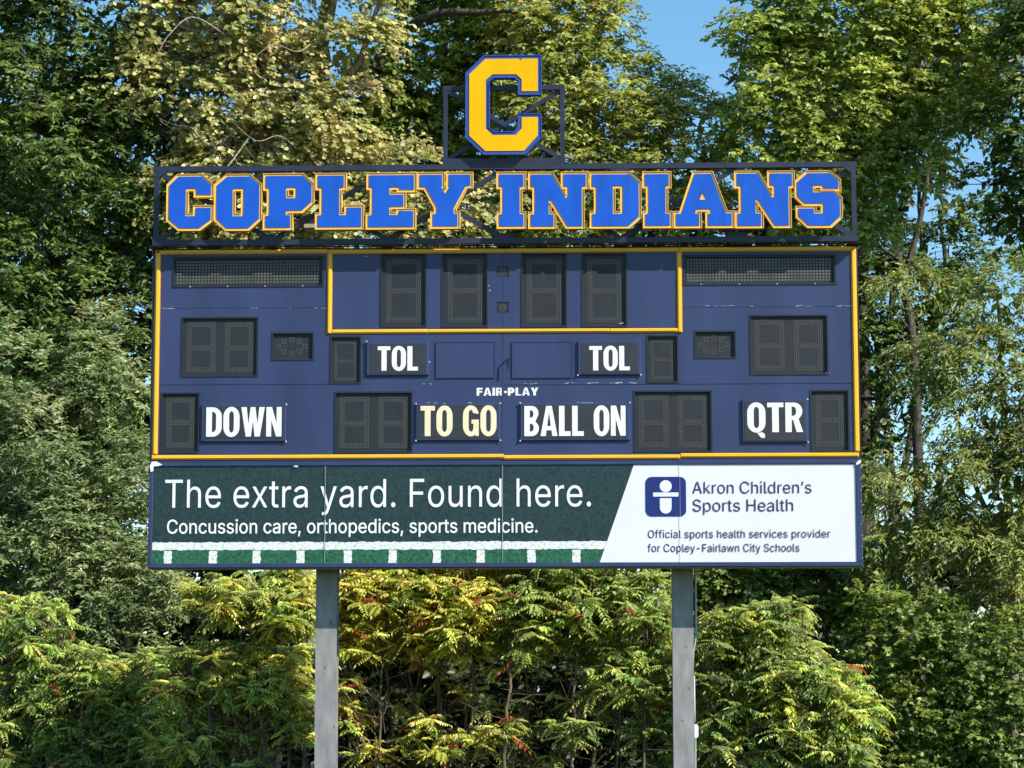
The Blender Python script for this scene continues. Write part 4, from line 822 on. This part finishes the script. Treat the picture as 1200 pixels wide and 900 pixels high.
def tree(name, label, cat, Y, lobes, trunks, style, pal, bark=None, limbs=26, twigs=120, group=None, roots=None, **kw):
    """trunks: lists of (px, py, dy, radius m) from the base upward"""
    bark = bark or BARK; st = dict(STYLES[style]); st.update(kw)
    cen, p, d, pos, ld, nm, L_, W_, c_, shape = make_crown(lobes, Y, pal=pal, **st)
    b0 = P(trunks[0][0][0], trunks[0][0][1], Y+trunks[0][0][2])
    t = thing(name, label, cat, (b0.x, b0.y, 0), group); org = np.array([b0.x, b0.y, 0])
    me = leaf_mesh('crown', pos-org, ld, nm, L_, W_, c_, shape); link('crown', me, t); NLEAF[0] += len(pos)
    mb = MB(); nodes = []
    for q, T in enumerate(trunks):
        pts = [tuple(P(a[0], a[1], Y+a[2])) for a in T]
        if q == 0 or T[0][1] > 850: pts[0] = (pts[0][0], pts[0][1], -.2)
        path = wob(pts, 5, T[0][3]*.22, q+7); m_ = len(path); rad = [np.interp(k/(m_-1), np.linspace(0, 1, len(T)), [a[3] for a in T]) for k in range(m_)]
        mb.tube(path, rad, 8); nodes += [(np.array(path[k]), rad[k]) for k in range(m_) if path[k].z > 1.5 or len(trunks) > 2]
    mb.build('trunk', bark, t, smooth=True)
    # limbs from trunk to clumps, twigs to sprays
    br = MB(); NP = np.array([a[0] for a in nodes]); NR = np.array([a[1] for a in nodes]); ends = [list(NP), list(NR*.7)]
    ids = nr.choice(len(cen), min(limbs, len(cen)), replace=False)
    for i in ids:
        c = cen[i]; dd = np.linalg.norm(NP-c, axis=1)+np.where(NP[:, 2] > c[2], 2.5, 0)+.4*np.abs(NP[:, 2]-(c[2]-1.2)); k = int(np.argmin(dd)); a = NP[k]
        mid = a*.5+c*.5+np.array([0, 0, -.12*np.linalg.norm(c-a)])+nr.normal(0, .12, 3)
        r0 = min(NR[k]*.6, .03+.018*np.linalg.norm(c-a)); path = wob([tuple(a), tuple(mid), tuple(c)], 4, .05, int(i)); m_ = len(path)
        rads = [r0*(1-.82*j/(m_-1)) for j in range(m_)]; br.tube(path, rads, 5)
        ends[0] += [np.array(v) for v in path[3:]]; ends[1] += rads[3:]
    EP = np.array(ends[0]); ER = np.array(ends[1])
    for i in nr.choice(len(p), min(twigs, len(p)), replace=False):
        c = p[i]; dd = np.linalg.norm(EP-c, axis=1); k = int(np.argmin(dd)); a = EP[k]
        if dd[k] > 3.2: continue
        mid = a*.5+c*.5+nr.normal(0, .09, 3)+np.array([0, 0, -.05]); tip = c+d[i]*.25
        r0 = min(ER[k]*.8, .018); br.tube([tuple(a), tuple(mid), tuple(c), tuple(tip)], [r0, r0*.7, r0*.45, .003], 4)
    br.build('branches', bark, t, 'stuff', smooth=True)
    return t
STYLES = {
 'oak':    dict(clump_r=.54, per_area=1.15, nspray=27, K=8, twig=.32, ll=.135, lw=.070, shape='lobed', droop=.35),
 'round':  dict(clump_r=.44, per_area=.80, nspray=27, K=8, twig=.36, ll=.088, lw=.082, shape='round', droop=.45, core=.7),
 'silver': dict(clump_r=.50, per_area=1.2, nspray=27, K=8, twig=.30, ll=.128, lw=.042, shape='lance', droop=.30),
 'ash':    dict(clump_r=.54, per_area=1.15, nspray=27, K=8, twig=.34, ll=.14, lw=.056, shape='lance', droop=.40),
 'willow': dict(clump_r=.40, per_area=1.05, nspray=20, K=9, twig=.38, ll=.135, lw=.042, shape='lance', droop=.62, upn=.9, spread=.7, core=.7),
 'shrub':  dict(clump_r=.36, per_area=1.1, nspray=18, K=7, twig=.22, ll=.10, lw=.066, shape='lobed', droop=.25),
 'back':   dict(clump_r=.80, per_area=.70, nspray=15, K=7, twig=.45, ll=.32, lw=.17, shape='lobed', droop=.35, core=1.5),
}
DARK = [(.034, .060, .020, 5), (.052, .085, .026, 4), (.085, .125, .04, 1.8), (.022, .038, .018, 2)]
SILV = [(.12, .17, .095, 4), (.18, .235, .14, 3), (.05, .08, .04, 3.5), (.21, .245, .16, 1.2)]
GOLDY = [(.205, .215, .12, 4), (.29, .285, .19, 3), (.15, .17, .075, 3), (.08, .10, .038, 2), (.22, .185, .115, .8)]
MAPLE = [(.085, .13, .032, 4), (.055, .09, .024, 3), (.16, .20, .045, 1.5)]
OLIVE = [(.145, .17, .055, 4), (.10, .13, .038, 4), (.22, .23, .09, 2), (.27, .25, .12, .8)]
GREEN = [(.125, .165, .048, 4), (.085, .125, .036, 4), (.20, .24, .075, 2), (.17, .20, .10, 1)]
WILL = [(.10, .135, .050, 4), (.07, .095, .035, 4), (.17, .185, .075, 2)]
BUSH = [(.065, .10, .030, 4), (.045, .074, .022, 4), (.13, .17, .052, 1.8)]
BACKC = [(.016, .024, .009, 4), (.022, .033, .012, 3), (.012, .018, .008, 3)]  # leaf colours darkened to paint in the deep shade of the wood

tree('dark_leafy_tree', 'tall dark green tree filling the upper left, beside the name sign', 'tree', 12,
     [(-20, 60, 120, 130), (90, 30, 90, 100), (70, 190, 110, 110), (140, 130, 60, 80), (150, 270, 60, 80), (-10, 330, 110, 110), (100, 380, 90, 90), (150, 470, 50, 80), (20, 500, 80, 80), (-20, -120, 140, 120), (110, -110, 110, 90)],
     [[(60, 950, 1.5, .32), (66, 600, 1.5, .27), (60, 300, 1.6, .20), (70, 60, 1.6, .12), (75, -150, 1.6, .05)], [(64, 430, 1.5, .16), (110, 300, 1, .11), (130, 130, .6, .05)], [(62, 350, 1.5, .13), (10, 230, 1, .09), (-30, 60, .6, .04)]],
     'ash', DARK+[(.10, .13, .05, 1.0)], twigs=200, limbs=40)  # dark green palette, kept darker to paint in this tree's weaker light
tree('silver_green_tree', 'silvery grey-green bushy tree at left edge, below the dark tree and above the sumac', 'tree', 10.5,
     [(60, 520, 90, 80), (10, 450, 70, 60), (130, 430, 50, 60), (150, 560, 50, 60), (60, 620, 110, 80), (120, 680, 80, 80), (170, 690, 35, 70), (10, 660, 70, 70), (140, 760, 50, 40)],
     [[(90, 950, 1, .17), (95, 780, 1, .14), (80, 620, .9, .10), (60, 470, .8, .05)], [(94, 760, 1, .10), (130, 650, .7, .07), (150, 560, .5, .03)]],
     'silver', [(p[0]*.82, p[1]*.82, p[2]*.85, p[3]) for p in SILV], twigs=120)
tree('pale_gold_tree', 'pale yellow-green cottonwood with exposed leaning limbs behind the left half of the lettering', 'tree', 11.5,
     [(190, 30, 70, 60), (275, 45, 70, 70), (230, 120, 70, 60), (165, 95, 45, 50), (330, 110, 60, 60), (410, 60, 50, 60), (300, 190, 90, 50), (400, 150, 60, 60), (455, 205, 50, 45), (240, 240, 60, 60), (340, 260, 80, 50), (440, 265, 60, 45), (520, 255, 60, 45),
      (200, -70, 90, 70), (330, -60, 90, 80), (430, -60, 60, 70), (570, 250, 40, 35)],
     [[(350, 950, 1, .36), (352, 500, 1, .30), (352, 280, .9, .27), (362, 180, .8, .24), (372, 90, .8, .20), (384, -10, .9, .15), (390, -150, 1, .07)],
      [(352, 300, .9, .22), (322, 185, .2, .17), (298, 130, -.1, .14), (272, 80, -.4, .10), (262, 20, -.6, .07), (250, -70, -.6, .03)],
      [(276, 92, -.4, 0.054), (310, 70, -.6, 0.036), (345, 50, -.8, 0.018)], [(300, 135, -.2, 0.042), (250, 170, -.9, 0.030), (225, 150, -1.2, 0.018)],
      [(262, 40, -1.2, 0.023), (225, 20, -2.2, 0.016), (195, 45, -2.8, 0.010), (178, 80, -3, 0.005)], [(300, 150, -.6, 0.018), (262, 200, -2, 0.013), (232, 215, -2.6, 0.007)],
      [(385, 30, 0, 0.023), (352, 60, -1.6, 0.013), (320, 52, -2.4, 0.009), (290, 75, -2.8, 0.005)], [(410, 95, -.6, 0.020), (440, 100, -1.8, 0.013), (470, 88, -2.4, 0.010), (488, 96, -2.6, 0.005)],
      [(360, 190, 0, 0.018), (330, 160, -1.6, 0.013), (300, 165, -2.4, 0.008), (270, 140, -2.8, 0.005)],
      [(368, 140, .8, .12), (410, 90, .1, .08), (440, 20, -.4, .05), (450, -50, -.5, .03)], [(340, 235, .6, .10), (430, 215, -.2, .07), (500, 228, -.6, .035)]],
     'round', GOLDY, bark=BARKP, twigs=900, limbs=60)
tree('dark_maple', 'deep green maple behind the big letter C, long bare branches at its top', 'tree', 15,
     [(480, 110, 60, 60), (545, 60, 60, 50), (500, 180, 60, 50), (570, 150, 60, 60), (610, 230, 50, 50), (470, 40, 45, 40), (560, 0, 70, 40), (440, 150, 40, 50), (520, -60, 80, 60), (600, 90, 50, 60)],
     [[(540, 950, 1, .28), (536, 400, 1, .22), (530, 200, 1, .15), (520, 40, .9, .08), (525, -80, .9, .03)],
      [(440, 75, -1.2, .11), (470, 40, -1.6, .10), (510, 16, -2, .08), (560, 14, -2.2, .055), (612, 14, -2.3, .03), (640, 22, -2.3, .012)], [(532, 190, 1, .12), (480, 110, -.4, .11), (440, 75, -1.2, .10)]],
     'oak', MAPLE, twigs=140, limbs=24)
tree('olive_green_tree', 'olive green rounded tree right of the letter C, its top against the blue sky gap', 'tree', 13.5,
     [(640, 60, 60, 60), (700, 40, 50, 50), (690, 120, 70, 60), (755, 120, 42, 42), (770, 175, 60, 50), (835, 165, 35, 45), (640, 160, 60, 60), (720, 190, 70, 40), (800, 220, 60, 50), (700, 250, 80, 40), (640, 10, 60, 40), (812, 140, 18, 16), (600, -40, 60, 50), (690, -20, 35, 30)],
     [[(700, 950, 1.2, .26), (702, 400, 1.2, .21), (700, 230, 1.2, .15), (690, 100, 1, .09), (670, 0, .9, .04)], [(701, 300, 1.2, .13), (760, 180, .8, .08), (800, 140, .4, .03)]],
     'ash', OLIVE, twigs=160, limbs=26)
tree('tall_green_tree', 'tall bright green tree behind the upper right corner of the name sign', 'tree', 12.5,
     [(900, 35, 45, 50), (960, 20, 60, 50), (930, 100, 60, 55), (1030, 40, 60, 50), (1110, 40, 60, 50), (1000, 120, 70, 60), (1085, 120, 70, 55), (1150, 100, 50, 50), (920, 185, 55, 45), (985, 200, 60, 45), (1060, 195, 50, 40), (1010, 260, 38, 40), (884, 66, 14, 16), (886, 145, 20, 26), (940, 250, 60, 40),
      (960, -70, 100, 60), (1090, -60, 110, 70), (1180, 30, 50, 50)],
     [[(1075, 950, 2.6, 0.125), (1078, 600, 2.6, 0.109), (1068, 400, 2.6, 0.094), (1045, 250, 2.6, 0.078), (1030, 120, 2.6, 0.052), (1020, -20, 2.6, 0.026)], [(1060, 330, 2.6, 0.073), (1085, 220, 2.6, 0.052), (1100, 90, 2.6, 0.031)], [(1045, 230, 2.6, 0.052), (985, 140, 2.6, 0.036), (950, 40, 2.6, 0.021)], [(1030, 190, 2.6, 0.042), (950, 230, 2.6, 0.026), (915, 180, 2.6, 0.016)]],
     'oak', GREEN, twigs=260, limbs=40)
tree('far_right_dark_tree', 'dark green tree hanging in at the far right edge below the upper corner', 'tree', 10.5,
     [(1195, 165, 45, 45), (1175, 225, 35, 35), (1215, 260, 50, 45), (1230, 120, 50, 60), (1250, 200, 60, 80), (1230, 20, 60, 60)],
     [[(1262, 950, 1, .22), (1258, 500, 1, .18), (1250, 250, .9, .12), (1245, 60, .8, .05)], [(1255, 340, 1, .10), (1215, 250, .5, .06), (1185, 210, .2, .03)]],
     'oak', DARK+[(.09, .12, .04, 1.5)], twigs=80, limbs=16)
tree('slender_dark_tree', 'slender dark trunked tree right of the scoreboard, sky showing between its limbs', 'tree', 16,
     [(1020, 320, 34, 40), (1070, 300, 40, 34), (1120, 250, 40, 30), (1100, 345, 36, 26), (1025, 410, 34, 36), (1055, 375, 30, 24), (1030, 490, 34, 34), (1075, 440, 26, 20), (1110, 400, 26, 24), (1015, 560, 34, 34), (980, 330, 60, 80), (960, 480, 60, 80), (1150, 330, 34, 30)],
     [[(1050, 950, 1.7, 0.136), (1052, 700, 1.7, 0.112), (1040, 520, 1.7, 0.099), (1028, 400, 1.7, 0.081), (1012, 300, 1.7, 0.056), (1005, 200, 1.7, 0.031)], [(1050, 600, 1.7, 0.087), (1072, 480, 1.7, 0.068), (1090, 380, 1.7, 0.062), (1080, 280, 1.7, 0.050), (1075, 200, 1.7, 0.031)],
      [(1090, 400, 1.7, 0.056), (1108, 330, 1.7, 0.050), (1100, 240, 1.7, 0.037)], [(1088, 390, 1.7, 0.031), (1130, 340, 1.7, 0.022), (1170, 290, 1.7, 0.012)], [(1060, 560, 1.7, 0.031), (1110, 470, 1.7, 0.022), (1150, 440, 1.7, 0.012)]],
     'oak', DARK+[(.07, .10, .03, 3)], twigs=240, limbs=30, thin=.6, core=.35)
tree('drooping_olive_tree', 'olive tree with drooping narrow leaves at the right edge, beside the scoreboard', 'tree', 8.5,
     [(1175, 350, 50, 40), (1130, 410, 45, 40), (1190, 430, 50, 60), (1150, 490, 45, 45), (1085, 430, 24, 24), (1060, 330, 18, 20), (1110, 560, 50, 45), (1175, 570, 60, 50), (1060, 600, 40, 35), (1130, 640, 70, 45), (1040, 560, 24, 26), (1190, 660, 50, 60), (1050, 650, 45, 40), (1235, 500, 60, 120), (1180, 730, 50, 40)],
     [[(1190, 950, 1.4, .12), (1188, 760, 1.4, .10), (1184, 640, .6, .085), (1176, 480, .5, .06), (1170, 340, .4, .03)], [(1200, 950, .8, .09), (1198, 700, .8, .07), (1204, 520, .7, .04)], [(1185, 660, .6, .06), (1140, 560, .2, .04), (1110, 440, 0, .02)], [(1186, 720, .6, .05), (1110, 640, 0, .035), (1050, 590, -.2, .02)]],
     'willow', WILL, bark=BARKP, twigs=150, limbs=30, thin=.85)
tree('green_undergrowth_bush', 'dense green rounded bush filling the lower right corner', 'bush', 7.2,
     [(1060, 740, 60, 50), (1120, 790, 70, 60), (1180, 780, 50, 60), (1140, 870, 80, 60), (1060, 830, 50, 60), (1195, 870, 40, 50), (1080, 920, 80, 40)],
     [[(1110, 950, .8, .06), (1105, 850, .7, .04), (1090, 760, .6, .02)], [(1135, 950, .8, .06), (1150, 840, .7, .04), (1160, 770, .6, .02)], [(1150, 950, .6, .05), (1120, 870, .2, .035), (1140, 800, 0, .015)]],
     'shrub', BUSH, twigs=120, limbs=20)
tree('dark_hedge_bush', 'darker green bush behind the right sumac, under the right end of the banner', 'bush', 10,
     [(870, 680, 60, 40), (940, 700, 60, 40), (1010, 690, 60, 45), (1000, 770, 60, 50), (1050, 690, 40, 40), (800, 660, 60, 50), (900, 620, 80, 50), (1020, 850, 60, 60), (720, 640, 60, 40)],
     [[(960, 950, 1, .08), (955, 800, .9, .06), (940, 700, .8, .03)], [(985, 950, 1, .08), (1000, 800, .9, .05), (1020, 700, .8, .02)]],
     'shrub', BUSH, twigs=90, limbs=18)

# shaded undergrowth behind the sumac
for x, lab, lobes in ((200, 'shaded undergrowth bush behind the left sumacs', [(180, 800, 80, 60), (260, 850, 80, 60), (120, 870, 70, 50), (330, 820, 60, 60), (60, 830, 80, 60)]),
                      (480, 'shaded undergrowth bush behind the bare stems between the posts', [(440, 800, 60, 60), (520, 840, 70, 60), (590, 800, 60, 60), (460, 880, 60, 40), (400, 870, 50, 50), (500, 760, 60, 40)]),
                      (720, 'shaded undergrowth bush behind the green sumac near the right post', [(670, 830, 60, 60), (740, 810, 60, 60), (800, 850, 50, 60), (700, 890, 60, 40), (820, 760, 40, 50), (620, 870, 50, 50)])):
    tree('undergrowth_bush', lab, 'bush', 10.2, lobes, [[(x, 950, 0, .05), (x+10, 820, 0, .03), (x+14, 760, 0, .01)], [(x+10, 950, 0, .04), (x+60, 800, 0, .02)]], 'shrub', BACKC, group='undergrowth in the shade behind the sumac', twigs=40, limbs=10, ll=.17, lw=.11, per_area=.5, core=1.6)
# far trees of the wood behind
back = [
 (60, 21, 'shaded back tree behind the dark tree at the far left', [(20, 300, 130, 150), (110, 480, 110, 130), (0, 560, 120, 120), (80, 700, 140, 110), (60, 830, 150, 70), (-60, 120, 100, 130)]),
 (270, 20, 'shaded back tree behind the cottonwood and the left sumac', [(300, 330, 100, 100), (230, 450, 90, 110), (340, 520, 110, 110), (260, 680, 120, 100), (280, 830, 120, 70), (180, 260, 60, 80), (190, 360, 40, 80)]),
 (470, 22, 'shaded back tree behind the centre sumac, left of middle', [(470, 340, 100, 90), (430, 500, 110, 110), (520, 620, 120, 100), (450, 760, 110, 90), (500, 860, 100, 60), (560, 230, 80, 70)]),
 (660, 21, 'shaded back tree behind the centre of the scoreboard', [(640, 340, 110, 90), (700, 480, 110, 110), (630, 620, 110, 100), (690, 760, 110, 90), (660, 860, 110, 60), (740, 240, 80, 50)]),
 (860, 20, 'shaded back tree behind the right post', [(840, 340, 100, 90), (900, 470, 90, 100), (830, 600, 110, 100), (880, 740, 110, 100), (860, 860, 110, 60), (900, 270, 70, 40)]),
 (1080, 22, 'shaded back tree low behind the right corner bushes', [(1030, 720, 90, 60), (1130, 740, 100, 70), (1050, 830, 120, 70), (1180, 830, 100, 70), (970, 640, 60, 70), (1180, 660, 60, 40)]),
]
back.append((330, 17.5, 'tall shaded tree close behind the pale gold cottonwood', [(210, 130, 80, 80), (290, 190, 90, 80), (250, 40, 60, 50), (350, 150, 50, 50), (430, 190, 70, 60), (170, 230, 60, 60)]))
back.append((1010, 19, 'tall shaded tree behind the upper right corner of the name sign', [(960, 90, 80, 80), (1050, 60, 90, 80), (1010, 190, 80, 70), (1110, 110, 50, 50), (940, 250, 60, 50)]))
for (x, Y, lab, lobes) in back:
    top = min(l[1] for l in lobes)
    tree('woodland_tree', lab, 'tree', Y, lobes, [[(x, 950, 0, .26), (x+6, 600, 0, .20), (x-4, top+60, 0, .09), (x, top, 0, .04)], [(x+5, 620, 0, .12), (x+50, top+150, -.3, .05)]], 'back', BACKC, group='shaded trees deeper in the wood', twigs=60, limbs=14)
# distant edge of the wood, one mass
cen = []; n = 11000
xs = nr.uniform(-34, 34, n); zs = nr.uniform(0, 1, n)**.8*(np.where(xs < 9, 4.6, 3.0)+.5*np.sin(xs*.9)+.35*np.sin(xs*2.3)); pos = np.stack([xs, nr.uniform(34, 40, n), zs], 1)
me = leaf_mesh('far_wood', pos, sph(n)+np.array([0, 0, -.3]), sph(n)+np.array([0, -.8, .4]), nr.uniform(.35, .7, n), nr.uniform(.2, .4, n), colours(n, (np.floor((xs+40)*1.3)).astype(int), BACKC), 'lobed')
o_ = link('far_wood', me, None, 'stuff'); o_['label'] = 'low dark far edge of the wood behind all the bushes'; o_['category'] = 'wood'; NLEAF[0] += n

# ------------------------------------------------------------------ sumac
def sumac(label, Y, heads, stems, pal, redp=.03, nfr=10, flen=.37, red=None):
    """heads: (px, py, spread px, count, depth spread) regions of branch tips; every tip carries a whorl of drooping pinnate leaves"""
    tips = []
    for (px, py, rx, ry, cnt) in heads:
        k = ppm(Y)
        for _ in range(int(cnt*1.5)):
            a = nr.uniform(0, 2*np.pi); r_ = np.sqrt(nr.uniform(0, 1)); q = r_*np.cos(a); w_ = r_*np.sin(a)
            dep = nr.uniform(-.9, .9)*np.sqrt(max(.1, 1-r_*r_))
            c = P(px+q*rx, py+w_*ry, Y+dep); tips.append((c.x, c.y, max(.4, c.z)))
    tips = np.array(tips); T = len(tips)
    fid = np.repeat(np.arange(T), nfr); n = len(fid)
    az = nr.uniform(0, 2*np.pi, n); el = nr.uniform(-.3, .7, n)
    d0 = np.stack([np.cos(az)*np.cos(el), np.sin(az)*np.cos(el), np.sin(el)], 1)
    fl = flen*nr.uniform(.45, 1.2, n)*np.repeat(nr.uniform(.7, 1.15, T), nfr); NPR = 7
    pos, ld, nm, sz, ff = [], [], [], [], []
    side = unit(np.cross(d0, np.array([0, 0, 1.0]))); sagk = nr.uniform(.2, .75, n); bend = nr.normal(0, .05, (n, 3)); miss = nr.uniform(0, 1, (n, 1))
    for j in range(NPR+1):
        t = .18+.82*j/NPR
        sag = np.array([0, 0, -1.0])*(t**1.9)*(fl*sagk*.8)[:, None]+bend*(t*t)
        pp = tips[fid]+d0*(t*fl)[:, None]+sag
        tan = unit(d0+np.array([0, 0, -1.0])*(1.9*t**.9*.5))
        if j == NPR:
            pos.append(pp); ld.append(tan); nm.append(np.array([0, 0, .5])+SUNV*.9+nr.normal(0, .2, (n, 3))); sz.append(fl*.24); ff.append(np.arange(n))
        else:
            for s_ in (1, -1):
                pos.append(pp); ld.append(side*s_*.85+tan*.55+np.array([0, 0, -.28])+nr.normal(0, .08, (n, 3))); nm.append(np.array([0, 0, .45])+SUNV*.95+side*s_*.2+nr.normal(0, .18, (n, 3)))
                sz.append(fl*(.30-.10*abs(t-.5)*2)); ff.append(np.arange(n))
    pos = np.concatenate(pos); ld = np.concatenate(ld); nm = np.concatenate(nm); sz = np.concatenate(sz); ff = np.concatenate(ff)
    cols = colours(n, fid, pal, .32)*1.28
    rm = nr.uniform(0, 1, n) < (redp if red is None else np.where(nr.uniform(0, 1, n) < 1, redp*red(tips[fid]), 0))
    cols[rm] = np.array([.45, .09, .04])*nr.uniform(.6, 1.2, (rm.sum(), 1))
    c = cols[ff]*(1+nr.normal(0, .10, (len(ff), 1)))
    b0 = P(stems[0][0], 900, Y); t = thing('sumac', label, 'shrub', (b0.x, b0.y, 0), 'sumac shrubs under the scoreboard'); org = np.array([b0.x, b0.y, 0])
    me = leaf_mesh('foliage', pos-org, ld, nm, sz*1.08, sz*.40, np.clip(c, .003, .9), 'lance'); link('foliage', me, t); NLEAF[0] += len(pos)
    mb = MB(); SP = []
    for i, (px, top, lean) in enumerate(stems):
        dy = nr.uniform(-.5, .5); a = P(px, 900, Y+dy); a.z = -.1; c2 = P(px+lean*.4, (900+top)/2+20, Y+dy); e = P(px+lean, top, Y+dy*.6)
        path = wob([tuple(a), tuple(c2), tuple(e)], 5, .035, i+50); m_ = len(path); r0 = nr.uniform(.024, .042)
        mb.tube(path, [r0*(1-.55*j/(m_-1)) for j in range(m_)], 6); SP += [np.array(v) for v in path[4:]]
    mb.build('stems', SUMB, t, smooth=True)
    br = MB(); SP = np.array(SP)
    for k in range(T):
        c = tips[k]; dd = np.linalg.norm(SP-c, axis=1)+np.where(SP[:, 2] > c[2], 1.2, 0); a = SP[int(np.argmin(dd))]
        if np.linalg.norm(a-c) > 1.9: continue
        mid = a*.45+c*.55+np.array([0, 0, -.10*np.linalg.norm(a-c)])+nr.normal(0, .04, 3)
        br.tube([tuple(a), tuple(mid), tuple(c)], [.017, .013, .008], 4)
    # rachises
    for k in range(0, n, 3):
        q0 = tips[fid[k]]; q1 = q0+d0[k]*fl[k]*.55+np.array([0, 0, -.10*fl[k]]); q2 = q0+d0[k]*fl[k]+np.array([0, 0, -.5*fl[k]])
        br.tube([tuple(q0), tuple(q1), tuple(q2)], [.004, .003, .002], 3)
    # bare dead twigs among the stems
    for k in range(len(stems)*22):
        a = SP[nr.integers(len(SP))].copy(); a[2] = nr.uniform(.4, max(.6, a[2])); e = a+np.array([nr.normal(0, .45), nr.normal(0, .3), nr.uniform(-.1, .6)])
        br.tube([tuple(a), tuple((a+e)/2+nr.normal(0, .05, 3)), tuple(e)], [.008, .006, .003], 4)
    br.build('branches', SUMB, t, 'stuff')
SUMB = bark_mat('sumac_bark', (.06, .045, .03, 1), (.17, .13, .09, 1))
YELG = [(.19, .215, .065, 4), (.27, .25, .085, 2.5), (.125, .17, .06, 3), (.30, .15, .07, .25)]
MIDG = [(.10, .145, .055, 4), (.155, .195, .085, 3), (.065, .10, .036, 2.5), (.23, .235, .08, .9)]
GRN2 = [(.085, .125, .055, 4), (.13, .17, .085, 3), (.055, .085, .035, 2.5), (.19, .21, .08, 1)]
sumac('yellowing sumac with red tinged leaves and bare stems beneath, right beside the left post', 6.6,
      [(430, 700, 45, 35, 60), (500, 695, 50, 38, 70), (555, 705, 45, 35, 55), (520, 740, 70, 28, 50), (420, 745, 30, 30, 22), (560, 640, 90, 30, 40), (440, 640, 60, 25, 30), (470, 860, 60, 40, 12), (405, 830, 14, 40, 9), (530, 800, 60, 40, 9), (550, 880, 50, 24, 8)],
      [(425, 715, -20), (440, 700, 12), (462, 705, -15), (478, 690, 25), (488, 700, -12), (505, 700, 20), (520, 710, -10), (535, 700, 30), (548, 705, 10), (410, 740, -6)], YELG, .05)
sumac('green sumac right of centre between the posts, fading to grey-green at its top', 6.4,
      [(625, 710, 50, 40, 60), (690, 715, 50, 45, 65), (750, 720, 40, 50, 55), (620, 750, 40, 25, 25), (720, 790, 40, 40, 24), (770, 800, 24, 50, 22), (700, 840, 40, 24, 8), (590, 840, 40, 24, 5), (640, 870, 40, 24, 7), (770, 870, 24, 30, 12), (680, 650, 80, 30, 36)],
      [(590, 720, 12), (604, 740, 36), (622, 730, -8), (645, 745, 36), (668, 740, 10), (690, 750, 26), (720, 770, 14), (750, 760, 10)], MIDG, .02)
sumac('sumac with yellow-green top just left of the left post, darker below', 5.6,
      [(300, 690, 60, 22, 34), (345, 700, 30, 40, 30), (250, 705, 40, 30, 26), (240, 790, 60, 40, 52), (310, 800, 50, 40, 44), (230, 870, 50, 34, 30), (330, 760, 36, 40, 26), (285, 880, 40, 30, 18), (355, 840, 14, 40, 8)],
      [(250, 730, -10), (270, 720, 14), (290, 700, 10), (310, 720, -12), (335, 720, 16), (355, 760, 6), (225, 790, -10)], YELG[:3]+MIDG, .012)
sumac('broad low green sumac at the bottom left corner of the view', 8.0,
      [(30, 730, 50, 40, 34), (70, 790, 60, 40, 60), (130, 810, 50, 40, 46), (30, 850, 50, 50, 46), (110, 870, 60, 40, 50), (170, 860, 34, 40, 26), (-30, 800, 50, 60, 40), (180, 790, 24, 30, 14)],
      [(20, 780, -10), (60, 770, 10), (100, 800, -6), (140, 800, 12), (170, 820, 8), (0, 760, -10)], MIDG, .008)
sumac('large pale green sumac mound right of the right post', 6.0,
      [(880, 740, 40, 30, 34), (920, 720, 24, 22, 20), (850, 780, 45, 40, 50), (920, 790, 50, 45, 60), (965, 810, 40, 40, 40), (860, 850, 45, 40, 48), (930, 860, 50, 40, 54), (985, 870, 35, 35, 28), (1005, 830, 24, 30, 14), (835, 740, 22, 26, 14), (830, 890, 24, 24, 12)],
      [(860, 760, -14), (885, 740, 8), (905, 750, 14), (935, 760, 16), (955, 790, 24), (840, 790, -14)], GRN2+[(.22, .25, .055, 1.5)], .005, flen=.39)
print('leaves', NLEAF[0])
